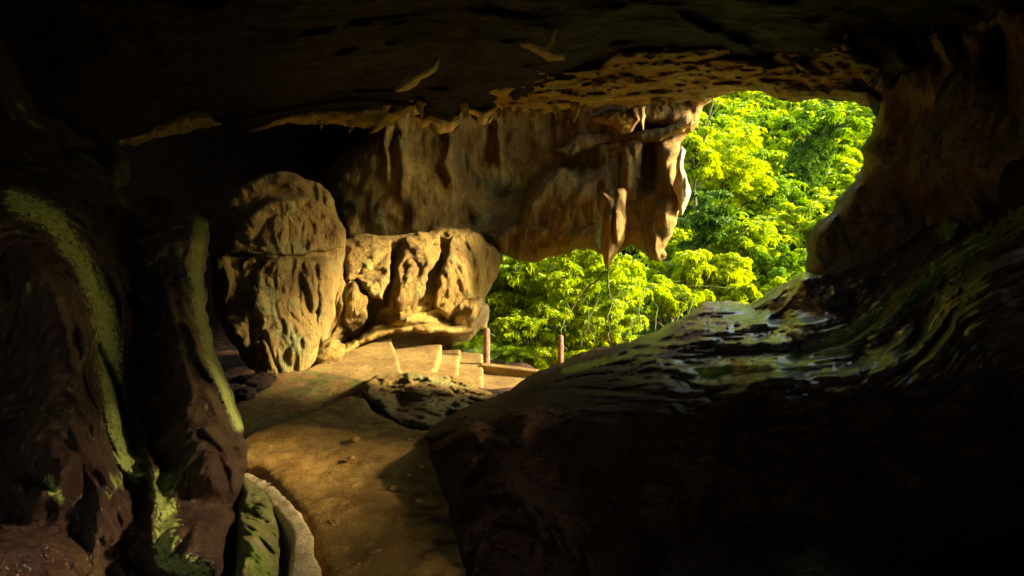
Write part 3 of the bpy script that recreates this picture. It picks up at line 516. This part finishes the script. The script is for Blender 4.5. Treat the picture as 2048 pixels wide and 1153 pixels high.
# ---- small stones
def stone(name, px, py, d, size, mat, sq=(1, 1, .8), seed=0, rz=0):
    import bmesh
    bm = bmesh.new(); bmesh.ops.create_icosphere(bm, subdivisions=4, radius=1)
    v = np.array([x.co[:] for x in bm.verts]); f = np.array([[y.index for y in x.verts] for x in bm.faces]); bm.free()
    n = fbm(v * 1.3 + seed * 5.1, 4, True); n2 = fbm(v * 4 + seed, 3, True)
    v = v * (1 + .28 * n + .08 * n2)[:, None] * np.array(sq) * size
    c, s = math.cos(rz), math.sin(rz); v = np.stack([v[:, 0] * c - v[:, 1] * s, v[:, 0] * s + v[:, 1] * c, v[:, 2]], -1)
    return link(name, v + P(px, py, d), f, mat)
o = stone("rock", 672, 702, 12.0, .27, M_gold, (1.0, .8, .75), 3, .4); o.rotation_euler = (0, R(-35), 0)
setp(o, "small rough rock leaning at the foot of the tall brown boulder", "rock")
for i, (x, y, s, lab) in enumerate([(445, 760, .16, "small dark stone nearest the green rock edge"), (470, 752, .2, "dark stone under the tall boulder, left of the flat one"), (500, 768, .2, "flat dark reddish stone beside the second path slab"), (462, 780, .13, "little dark chip of stone just above the green rock edge"), (488, 788, .12, "small dark stone touching the second slab's left corner"), (520, 758, .15, "dark stone against the base of the tall boulder")]):
    o = stone("stone", x, y, 10.2 - (y - 752) * .05, s, M_dark, (1.3, 1, .5), i + 10, i * 1.3); setp(o, lab, "stone", "dark stones between pillar and boulder")
# ------------------------------------------------------------------ slabs and steps
def slab(name, pxpoly, z, thick, mat, step=.07, slope=(0, 0), amp=.03, seed=0, round_=.06, rough=.03, tilt=None, parent=None):
    pts = [GZ(x, y, z)[:2] for x, y in pxpoly]
    # outline in the ground plane, gently irregular
    poly = []
    for i in range(len(pts)):
        a, b = pts[i], pts[(i + 1) % len(pts)]; L = np.linalg.norm(b - a); k = max(1, int(L / .12))
        for j in range(k): poly.append(a + (b - a) * j / k)
    poly = np.array(poly); q = np.stack([poly[:, 0] * 2.5, poly[:, 1] * 2.5, np.full(len(poly), seed + .5)], -1)
    poly[:, 0] += rough * fbm(q, 3); poly[:, 1] += rough * fbm(q + 40, 3)
    X, Y, sd, fq, bord = clip_grid([tuple(p) for p in poly], step, (-1e3, 1e3), (-1e3, 1e3))
    c = np.mean(pts, 0)
    w = np.stack([X * 1.1, Y * 1.1, np.full(len(X), seed * 1.)], -1)
    Z = z + amp * fbm(w, 5) + amp * .35 * fbm(w * 7, 3, True) + slope[0] * (X - c[0]) + slope[1] * (Y - c[1])
    t = np.clip(sd / round_, 0, 1); Z -= round_ * .7 * (1 - np.sqrt(1 - (1 - t) ** 2))
    n = len(X); V = np.vstack([np.stack([X, Y, Z], -1), np.stack([X, Y, np.full(n, z - thick)], -1)])
    faces = np.vstack([fq, fq[:, ::-1] + n, np.stack([bord[:, 1], bord[:, 0], bord[:, 0] + n, bord[:, 1] + n], -1)])
    return link(name, V, faces, mat, parent)
s1 = slab("path_slab", [(420, 905), (500, 868), (560, 845), (640, 815), (700, 789), (728, 795), (755, 822), (800, 850), (865, 860), (925, 925), (975, 1010), (1030, 1153), (1200, 2200), (660, 2200), (650, 1153), (606, 1030), (560, 985), (520, 940), (440, 925)], 1.6, .6, M_path, amp=.08, seed=1, step=.045, rough=.05)
setp(s1, "large near path slab of brown trodden concrete filling the lower middle", "path slab")
s2 = slab("path_slab", [(430, 835), (480, 797), (530, 757), (570, 736), (640, 742), (700, 752), (742, 768), (738, 790), (700, 815), (600, 870), (460, 930)], 1.0, .5, M_path2, amp=.08, seed=2, slope=(0, 0), step=.05, rough=.05)
setp(s2, "second path slab, greenish brown, below the edge of the near slab", "path slab")
st = empty("stone_steps", GZ(860, 750, 0.2))
setp(st, "golden concrete steps going down to the right towards the posts", "steps")
for i, (poly, z, th, tl) in enumerate([
    ([(600, 745), (640, 725), (700, 700), (781, 672), (806, 748), (790, 790), (650, 790)], .95, .45, None),
    ([(770, 700), (800, 696), (835, 690), (885, 688), (868, 747), (860, 790), (780, 790)], .72, .4, None),
    ([(850, 705), (884, 700), (921, 699), (914, 756), (910, 790), (850, 790)], .50, .4, None),
    ([(895, 708), (924, 704), (966, 707), (966, 781), (950, 800), (900, 790)], .31, .35, None)]):
    slab("step", poly, z, th, M_step, amp=.02, seed=5 + i, step=.035, round_=.05, rough=.035, parent=st)
ld = slab("landing", [(900, 735), (985, 738), (1075, 748), (1200, 760), (1100, 830), (950, 810), (880, 800)], .2, .5, M_step, amp=.03, seed=11)
setp(ld, "flat yellowish concrete landing at the foot of the steps", "landing")
# kerb strip by the near slab
ks = slab("kerb", [(470, 925), (500, 932), (535, 952), (566, 985), (606, 1035), (628, 1085), (645, 1153), (640, 1500), (560, 1500), (580, 1153), (585, 1085), (566, 1040), (540, 1002), (505, 957), (470, 942)], 1.61, .7, M_pale, amp=.05, slope=(.12, 0), seed=21, step=.022, round_=.025, rough=.06)
setp(ks, "pale crumbling mortar kerb along the left edge of the near slab", "kerb")
for i in range(16):
    px_, py_ = (rs.uniform(640, 900), rs.uniform(860, 1130)) if i > 7 else (rs.uniform(800, 880) + (i * 4), 880 + i * 17)
    q = GZ(px_, py_, 1.62); dd = float((q - CAM) @ FW)
    o = stone("pebble", px_, py_, dd, rs.uniform(.012, .035), M_path, (1.2, 1, .6), i + 40, i * 2.1)
    setp(o, "small pebble lying on the near path slab", "pebble", "pebbles on the near path slab")
# ------------------------------------------------------------------ posts and beam
def post(px, py_top, py_base, d, rad, label):
    a = P(px, py_base, d); b = P(px, py_top, d); b = np.array([a[0] + .01, a[1], b[2]]); n = 14
    path = [a + (b - a) * t for t in np.linspace(0, 1, n)]
    rr = [rad * (1 + .05 * math.sin(i * 2.1) + .03 * math.sin(i * 5)) for i in range(n)]; rr[-1] = rad * .8
    path.append(b + np.array([0, 0, .012])); rr.append(rad * .55)
    V, Fc = tube(path, rr, 20); V = np.array(V); V[:, :2] += .012 * np.stack([fbm(V * 6, 3), fbm(V * 6 + 30, 3)], -1)
    o = link("wooden_post", V, Fc, M_wood); setp(o, label, "post", "wooden posts at the landing"); return o
post(973, 655, 745, 14.6, .068, "left wooden post standing at the end of the steps")
post(1120, 670, 760, 14.6, .062, "right wooden post rising behind the rock ledge")
def beam(a, b, h, w, name, mat):
    import bmesh
    a = np.array(a); b = np.array(b); t = (b - a); L = np.linalg.norm(t); t = t / L; s = np.cross(t, [0, 0, 1]); n = int(L / .08)
    V = []; Fc = []
    prof = [(-w / 2, 0), (-w / 2, h - .015), (-w / 2 + .015, h), (w / 2 - .015, h), (w / 2, h - .015), (w / 2, 0)]
    for i in range(n + 1):
        for x, z in prof: V.append(a + t * L * i / n + s * x + np.array([0, 0, z]))
    k = len(prof)
    for i in range(n):
        for j in range(k): Fc.append((i * k + j, i * k + (j + 1) % k, (i + 1) * k + (j + 1) % k, (i + 1) * k + j))
    Fc.append(tuple(range(k))[::-1]); Fc.append(tuple(n * k + j for j in range(k)))
    V = np.array(V); V += .008 * np.stack([fbm(V * 5, 3), fbm(V * 5 + 9, 3), fbm(V * 5 + 19, 3)], -1)
    return link(name, V, Fc, mat, smooth=False)
o = beam(GZ(966, 742, .2), GZ(1075, 757, .2) + np.array([.35, -.1, 0]), .15, .22, "concrete_beam", M_step); setp(o, "low concrete edging beam between the two wooden posts", "beam")

# ------------------------------------------------------------------ cave floor and enclosing rock
def sheet(name, xs, ys, fn, mat):
    gx, gy = np.meshgrid(xs, ys); H, W = gx.shape; x = gx.ravel(); y = gy.ravel()
    V = np.stack([x, y, fn(x, y)], -1); i = np.arange(H * W).reshape(H, W)
    q = np.stack([i[:-1, :-1], i[:-1, 1:], i[1:, 1:], i[1:, :-1]], -1).reshape(-1, 4)
    return link(name, V, q, mat)
def floor_z(x, y):
    z = np.interp(y, [-8, 2, 8, 10.5, 13, 16, 19], [1.0, 1.0, .95, .75, .1, -.1, -.5])
    return z + .16 * fbm(np.stack([x * .8, y * .8, x * 0 + 3], -1), 4, True) - .05
def out_z(x, y):
    r = np.maximum(y, 8 + 0 * y)
    z = -2.2 + np.maximum(0, y - 20) * .42 + np.maximum(0, x - 14) * .15
    return z + 1.2 * fbm(np.stack([x * .1, y * .1, x * 0 + 8], -1), 4)
def ground_z(x, y):
    # inside the cave line -> floor, outside -> jungle slope
    s = (x - (-0.5)) * .82 + (y - 17) * .58
    t = np.clip(s / 2.5, 0, 1); return floor_z(x, y) * (1 - t) + out_z(x, y) * t
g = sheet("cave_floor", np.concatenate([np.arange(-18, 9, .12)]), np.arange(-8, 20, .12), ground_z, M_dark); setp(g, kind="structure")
h = sheet("hillside", np.concatenate([np.linspace(-60, 90, 151)]), np.linspace(-30, 110, 141), lambda x, y: out_z(x, y) - .35 - 12 * np.clip(1 - (y - 12) / 6, 0, 1) * np.clip((9 - x) / 2, 0, 1), M_soil); setp(h, kind="structure")
def shell():
    U, Vn = 120, 60; V = []
    th = np.linspace(0, 2 * math.pi, U, endpoint=False); ph = np.linspace(-math.pi / 2, math.pi / 2, Vn)
    T, Ph = np.meshgrid(th, ph); n = np.stack([np.cos(Ph) * np.cos(T), np.cos(Ph) * np.sin(T), np.sin(Ph)], -1).reshape(-1, 3)
    cen = np.array([-4, 6.5, 2]); rad = np.array([13, 14, 8.6])
    p = cen + n * rad * (1 + .08 * fbm(n * 3, 4)[:, None])
    i = np.arange(U * Vn).reshape(Vn, U); q = np.stack([i[:-1], np.roll(i[:-1], -1, 1), np.roll(i[1:], -1, 1), i[1:]], -1).reshape(-1, 4)
    c = p[q].mean(1)
    s = (c[:, 0] + .5) * .82 + (c[:, 1] - 17) * .58
    keep = (s < -.2) & ~((c[:, 1] < -3) & (np.abs(c[:, 0] + 1.0) < 2.6) & (c[:, 2] > 3.0) & (c[:, 2] < 6.2)) & ~((c[:, 0] > 4) & (c[:, 1] > .5) & (c[:, 1] < 6.5) & (c[:, 2] > 5.7) & (c[:, 2] < 6.5)) & ~((c[:, 0] > 2.0) & (c[:, 1] > 7) & (c[:, 2] < 6.8))  # rear gap and right-hand slit, out of view, added to let fill light in
    q = q[keep]
    inner = p; outer = cen + (p - cen) * 1.12; N = len(p)
    e = np.concatenate([q[:, [0, 1]], q[:, [1, 2]], q[:, [2, 3]], q[:, [3, 0]]]); es = np.sort(e, 1); key = es[:, 0] * N + es[:, 1]
    u, first, cnt = np.unique(key, return_index=True, return_counts=True); b = e[first[cnt == 1]]
    Fq = np.vstack([q[:, ::-1], q + N, np.stack([b[:, 0], b[:, 1], b[:, 1] + N, b[:, 0] + N], -1)])
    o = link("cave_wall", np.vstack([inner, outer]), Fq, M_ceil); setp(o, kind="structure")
shell()

# ================================================================== VEGETATION
def whorls(pos, axis_, size, k=7, droop=.35, width=.3, jitter=.25):
    """rosettes of drooping pointed leaflets; pos (n,3), axis (n,3) unit"""
    n = len(pos); a = axis_ / (np.linalg.norm(axis_, axis=1)[:, None] + 1e-9)
    ref = rs.normal(size=(n, 3)); u = np.cross(a, ref); u /= np.linalg.norm(u, axis=1)[:, None] + 1e-9; v = np.cross(a, u)
    V = []; Fc = []; per = 1 + 3 * k
    out = np.zeros((n, per, 3)); out[:, 0] = pos
    for j in range(k):
        an = 2 * math.pi * (j + rs.uniform(-.3, .3, n)) / k; L = size * rs.uniform(1 - jitter, 1 + jitter, n)
        dr = droop + rs.uniform(-.2, .25, n)
        d = np.cos(an)[:, None] * u + np.sin(an)[:, None] * v; sidev = np.cross(a, d)
        mid = pos + d * (L * .5)[:, None] + a * (.10 * L - dr * .15 * L)[:, None]
        tip = pos + d * (L * .95)[:, None] - a * (dr * L)[:, None]
        w = (L * width)[:, None] * sidev * .5; lift = a * (.05 * L)[:, None]
        out[:, 1 + 3 * j] = mid + w + lift; out[:, 2 + 3 * j] = tip; out[:, 3 + 3 * j] = mid - w + lift
        for (x, y, z) in ((0, 1 + 3 * j, 2 + 3 * j), (0, 2 + 3 * j, 3 + 3 * j)): Fc.append((x, y, z))
    Fc = np.array(Fc); idx = (np.arange(n) * per)[:, None, None] + Fc[None]
    return out.reshape(-1, 3), idx.reshape(-1, 3)
def clump_points(c, r, n, flat=.6, low=-.35):
    d = rs.normal(size=(n, 3)); d[:, 2] = np.abs(d[:, 2]) * .9 + low * (rs.rand(n) < .3); d /= np.linalg.norm(d, axis=1)[:, None]
    rr = r * (.55 + .5 * rs.rand(n) ** .6)
    p = c + d * np.stack([rr, rr, rr * flat], -1)
    ax = d * .7 + np.array([0, -.15, .9]) + rs.normal(size=(n, 3)) * .3
    return p, ax
def make_tree(name, px, py, d, rx, rz, mat, label, cat, nclump=26, nw=55, leaf=.26, k=7, crad=.34, lean=0, group="jungle trees outside the cave", trunk_r=.09, base_px=None, width=.3, ivy=False, twigs=True, low=-.35, droop=.35):
    leaf *= rs.uniform(.7, 1.25); width *= rs.uniform(.8, 1.35); droop += rs.uniform(-.25, .3); flat_ = rs.uniform(.45, .95)
    cen = P(px, py, d)
    bx = cen[0] + lean if base_px is None else P(base_px, 576, d)[0]
    base = np.array([bx, cen[1] + .2, 0.]); base[2] = float(out_z(np.array([base[0]]), np.array([base[1]]))[0]) - .4
    base[2] = min(base[2], cen[2] - rz * .9)
    root = empty(name, base); setp(root, label, cat, group)
    cl = []
    nclump = int(nclump * 1.8); nw = int(nw * .95); crad *= .8; leaf *= .74
    for i in range(nclump):
        dd = rs.normal(size=3); dd /= np.linalg.norm(dd); q = rs.rand() ** .45
        c = cen + dd * q * np.array([rx, rx * .8, rz]); cl.append((c, crad * min(rx, rz) * rs.uniform(.7, 1.35)))
    Vs, Fs, off = [], [], 0
    for c, r in cl:
        p, ax = clump_points(c, r * (.6 + .8 * rs.rand()), nw, flat=flat_, low=low)
        v, f = whorls(p, ax, leaf, k, width=width, droop=droop); Vs.append(v); Fs.append(f + off); off += len(v)
    # trunk and limbs in one skin-like bundle
    fork = cen + np.array([0, 0, -rz * .45]); TV, TF, to = [], [], 0
    def add(path, rad, s=8):
        nonlocal to
        v, f = tube(path, rad, s); TV.extend(v); TF.extend([tuple(a + to for a in g_) for g_ in f]); to += len(v)
    n = 10; path = [base + (fork - base) * t + np.array([.12 * math.sin(t * 5 + px), .1 * math.sin(t * 4 + py), 0]) for t in np.linspace(0, 1, n)]
    add(path, [trunk_r * (1.35 - .7 * t) for t in np.linspace(0, 1, n)], 10)
    for c, r in cl[::1 if nclump < 30 else 2]:
        m = (fork + c) / 2 + rs.normal(size=3) * .12 * rx + np.array([0, 0, -.1 * rz])
        t0 = path[-1 - rs.randint(0, 3)]
        pts = [(1 - t) ** 2 * t0 + 2 * t * (1 - t) * m + t * t * c for t in np.linspace(0, 1, 6)]
        add(pts, [trunk_r * .45 * (1 - .8 * t) for t in np.linspace(0, 1, 6)], 5)
    link("trunk", np.array(TV), TF, M_bark, root)
    link("crown", np.vstack(Vs), np.vstack(Fs), mat, root, smooth=False)
    if ivy:
        n2 = 900; t = rs.rand(n2) * 1.0; pth = np.array(path); ii = t * (len(pth) - 1); i0 = np.clip(ii.astype(int), 0, len(pth) - 2)
        q = pth[i0] + (pth[i0 + 1] - pth[i0]) * (ii - i0)[:, None]; dr = rs.normal(size=(n2, 3)); dr[:, 2] *= .2; dr /= np.linalg.norm(dr, axis=1)[:, None]
        v, f = whorls(q + dr * (trunk_r * (1.5 + .6 * rs.rand(n2)))[:, None], dr + np.array([0, 0, .3]), .2, 5, width=.5)
        link("ivy", v, f, L_dark, root, smooth=False)
    return root
T = make_tree
# far ones first
T("tree", 1450, 240, 46, 3.2, 2.4, L_yel, "pale yellowish tree at the upper left corner of the jungle window", "tree", nclump=26, nw=40, leaf=.42)
T("tree", 1545, 215, 50, 3.4, 1.9, L_lime, "bright green crown touching the top edge of the jungle window", "tree", nclump=26, nw=40, leaf=.45)
T("tree", 1665, 235, 48, 3.6, 1.7, L_far, "layered pale green crown at the top right of the jungle window", "tree", nclump=30, nw=40, leaf=.42)
T("tree", 1500, 300, 42, 2.9, 2.2, L_mid, "darker green tree in the upper middle behind the bare twigs", "tree", nclump=28, nw=40, leaf=.36)
T("tree", 1690, 400, 44, 3.0, 3.0, L_far, "yellowish feathery tree right of the ivy-covered trunk", "tree", nclump=34, nw=40, leaf=.4)
T("tree", 1570, 330, 38, 2.3, 1.8, L_lime, "spreading lime tree just left of the ivy-covered trunk", "tree", nclump=26, nw=45, leaf=.32)
T("tree", 1640, 262, 33, 2.2, 1.1, L_mid, "tree with thick ivy-covered leaning trunk and flat layered crown", "tree", nclump=22, nw=50, leaf=.3, trunk_r=.5, base_px=1580, ivy=True, crad=.42)
T("tree", 1450, 350, 30, 1.9, 1.8, L_yel, "bright yellow-green tree at the left of the jungle window, above the dark one", "tree", nclump=26, nw=50, leaf=.28)
T("tree", 1395, 310, 27, 1.0, 1.2, L_lime, "narrow lime tree squeezed against the pale rock flake", "tree", nclump=16, nw=50, leaf=.25)
T("tree", 1530, 420, 31, 1.7, 1.5, L_mid, "shaded green tree in the middle of the jungle window", "tree", nclump=22, nw=50, leaf=.27)
T("tree", 1408, 450, 24.5, .95, 1.5, L_dark, "dark green slender tree with a thin dark trunk by the window edge", "tree", nclump=22, nw=50, leaf=.24, base_px=1376)
T("tree", 1620, 460, 29, 1.5, 1.2, L_lime, "low lime tree below the ivy-covered trunk", "tree", nclump=20, nw=50, leaf=.27)
T("tree", 1490, 500, 25, 1.4, 1.1, L_lime, "lime green layered bush tree right of the dark slender tree", "tree", nclump=22, nw=50, leaf=.26)
T("shrub", 1560, 550, 24, 1.6, 1.0, L_mid, "rounded mid green shrub above the ledge", "shrub", nclump=20, nw=50, leaf=.22, group="shrubs outside the cave")
T("shrub", 1420, 560, 21, 1.3, 1.0, L_yel, "yellow-green shrub right of the hanging stalactite", "shrub", nclump=24, nw=55, leaf=.24, group="shrubs outside the cave")
T("shrub", 1500, 590, 20, 1.1, .5, L_lime, "low lime shrub resting on the top of the ledge", "shrub", nclump=14, nw=50, leaf=.2, group="shrubs outside the cave")
T("shrub", 1340, 610, 19, 1.2, .8, L_lime, "loose lime shrub behind the ledge, full of thin stems", "shrub", nclump=18, nw=45, leaf=.2, group="shrubs outside the cave")
T("shrub", 1180, 600, 18.2, 1.5, 1.3, L_lime, "broad-leaved bright green shrub in the middle of the lower opening", "shrub", nclump=26, nw=34, leaf=.23, k=5, width=.62, group="shrubs outside the cave")
T("shrub", 1030, 580, 19, 1.0, 1.1, L_lime, "broad-leaved lime shrub right beside the golden boulder", "shrub", nclump=22, nw=40, leaf=.24, k=5, width=.6, group="shrubs outside the cave")
T("tree", 1690, 350, 40, 1.3, 1.3, L_lime, "lime green tree tucked against the right wall below the ivy trunk's crown", "tree", nclump=18, nw=50, leaf=.28)
T("shrub", 1110, 700, 18.5, 1.6, .7, L_lime, "low leafy shrub at the bottom of the opening between the posts", "shrub", nclump=18, nw=45, leaf=.2, group="shrubs outside the cave", trunk_r=.04)
T("shrub", 1120, 540, 21, 1.6, .8, L_yel, "yellow-green shrub under the hanging rock wall", "shrub", nclump=22, nw=45, leaf=.25, k=6, width=.5, group="shrubs outside the cave")
T("shrub", 1230, 650, 16.5, .9, .6, L_lime, "sparse twiggy shrub just behind the ledge near the right post", "shrub", nclump=14, nw=22, leaf=.16, k=5, width=.55, group="shrubs outside the cave", trunk_r=.03)
T("shrub", 1060, 660, 17.5, 1.0, .7, L_lime, "lime shrub between the two wooden posts", "shrub", nclump=18, nw=35, leaf=.18, k=5, width=.5, group="shrubs outside the cave", trunk_r=.04)
# arching fronds
def frond_plant(px, py, d, n, L, label):
    b = P(px, py, d); root = empty("palm", b); setp(root, label, "palm", "palms by the steps")
    Vs, Fs, off = [], [], 0
    for i in range(n):
        an = rs.uniform(0, 2 * math.pi); el = rs.uniform(.5, 1.2); Li = L * rs.uniform(.7, 1.1); V = []; Fc = []
        dirh = np.array([math.cos(an), math.sin(an), 0]); side = np.array([-dirh[1], dirh[0], 0]); pts = []
        for t in np.linspace(0, 1, 12): pts.append(b + dirh * Li * t * math.cos(el) + np.array([0, 0, Li * (t * math.sin(el) - .55 * t * t)]))
        for j in range(1, 12):
            p = pts[j]; tg = pts[j] - pts[j - 1]; tg /= np.linalg.norm(tg); w = Li * .34 * math.sin(math.pi * (j / 12) ** .7) + .03
            for s in (-1, 1):
                tip = p + side * s * w * .8 + tg * w * .6 + np.array([0, 0, -.25 * w]); k = len(V)
                V += [p, p + tg * .035, tip]; Fc.append((k, k + 1, k + 2))
            k = len(V); V += [pts[j - 1] - side * .006, pts[j - 1] + side * .006, pts[j]]; Fc.append((k, k + 1, k + 2))
        Vs.append(np.array(V)); Fs.append(np.array(Fc) + off); off += len(V)
    link("fronds", np.vstack(Vs), np.vstack(Fs), L_palm, root, smooth=False)
frond_plant(945, 700, 16.6, 26, 1.0, "spiky palm under the golden boulder left of the left post")
frond_plant(1030, 715, 16.6, 26, .9, "spiky palm behind the edging beam between the posts")
frond_plant(990, 640, 18.5, 20, 1.0, "tall palm directly above the left post")
# bare twigs
def twigs(name, pts_list, rad, label, cat):
    TV, TF, to = [], [], 0
    for pts, r in pts_list:
        P3 = [P(x, y, d) for x, y, d in pts]; n = len(P3)
        # subdivide
        path = []
        for i in range(n - 1):
            for t in np.linspace(0, 1, 5)[:-1]: path.append(P3[i] * (1 - t) + P3[i + 1] * t)
        path.append(P3[-1]); m = len(path); path = [p + .02 * rs.normal(size=3) for p in path]
        v, f = tube(path, [r * (1 - .7 * i / m) for i in range(m)], 6); TV += list(v); TF += [tuple(a + to for a in q) for q in f]; to += len(v)
    o = link(name, np.array(TV), TF, M_bark); setp(o, label, cat); return o
twigs("bare_tree", [([(1395, 330, 27), (1408, 280, 27), (1420, 230, 27), (1428, 190, 27)], .05), ([(1408, 280, 27), (1395, 240, 27), (1398, 215, 27)], .03), ([(1418, 240, 27), (1445, 200, 27)], .03), ([(1380, 320, 26.5), (1372, 270, 26.5)], .03)], 0, "thin bare grey tree at the upper left of the jungle window", "tree")
twigs("hanging_vine", [([(1216, 540, 14.1), (1180, 575, 15), (1150, 600, 16)], .02), ([(1217, 540, 14.1), (1218, 580, 14.3), (1220, 605, 14.5)], .025), ([(1214, 530, 14.1), (1210, 570, 14.4), (1203, 590, 15)], .015), ([(1218, 590, 14.3), (1240, 615, 14.6)], .012)], 0, "dark vine dangling from the tip of the stalactite", "vine")
twigs("bramble", [([(1130 + 30 * i, 700 - 6 * i, 15.2), (1120 + 34 * i + 20 * math.sin(i * 2), 660 - 8 * i, 15.4), (1150 + 25 * i + 30 * math.sin(i * 3.1), 610 - 5 * i, 15.8), (1130 + 36 * i + 45 * math.cos(i * 2.3), 565 + 10 * math.sin(i), 16)], .014) for i in range(9)], 0, "tangle of thin brown stems behind the ledge", "bramble")
# distant wooded slope
def forest():
    n = 900; Vs, Fs, off = [], [], 0
    for i in range(n):
        y = rs.uniform(20, 84); x = rs.uniform(-.06 * y - 2, .62 * y + 3); z = float(out_z(np.array([x]), np.array([y]))[0])
        if y < 36 and 1550 < 1024 + F * x / y < 1622: continue
        big = .7 + .025 * y
        r = rs.uniform(.7, 1.5) * big * .8
        p, ax = clump_points(np.array([x, y, z + r * .25]), r, 55, .75); v, f = whorls(p, ax, .16 + .0075 * y, 6)
        Vs.append(v); Fs.append(f + off); off += len(v)
    o = link("forest", np.vstack(Vs), np.vstack(Fs), L_und, smooth=False); setp(o, "dense jungle undergrowth covering the slope beyond the cave", "forest", kind="stuff")
forest()
# ------------------------------------------------------------------ light
w = bpy.data.worlds.new("World"); sc.world = w; w.use_nodes = True; nt = w.node_tree
sky = nt.nodes.new("ShaderNodeTexSky"); sky.sky_type = 'NISHITA'; sky.sun_disc = False
AZ, EL = R(96), R(23)
SUN = np.array([math.sin(AZ) * math.cos(EL), math.cos(AZ) * math.cos(EL), math.sin(EL)]); SUN /= np.linalg.norm(SUN)
sky.sun_elevation = math.asin(SUN[2]); sky.sun_rotation = math.atan2(SUN[0], SUN[1])
nt.links.new(sky.outputs[0], nt.nodes["Background"].inputs[0]); nt.nodes["Background"].inputs[1].default_value = .15
sl = bpy.data.lights.new("sun", 'SUN'); sl.energy = 2.6; sl.angle = R(8); sl.color = (1, .93, .78)
so = bpy.data.objects.new("sun", sl); sc.collection.objects.link(so); so.rotation_euler = Vector(SUN).to_track_quat('Z', 'Y').to_euler()
sc.view_settings.view_transform = 'Standard'; sc.view_settings.look = 'None'; sc.view_settings.exposure = 2.8; sc.view_settings.use_white_balance = True; sc.view_settings.white_balance_temperature = 8600; sc.view_settings.white_balance_tint = 10; sc.view_settings.gamma = 1
sc.cycles.max_bounces = 12; sc.cycles.diffuse_bounces = 8; sc.cycles.glossy_bounces = 4; sc.cycles.transmission_bounces = 6
sc.cycles.use_denoising = True; sc.cycles.sample_clamp_indirect = 6; sc.cycles.caustics_reflective = False
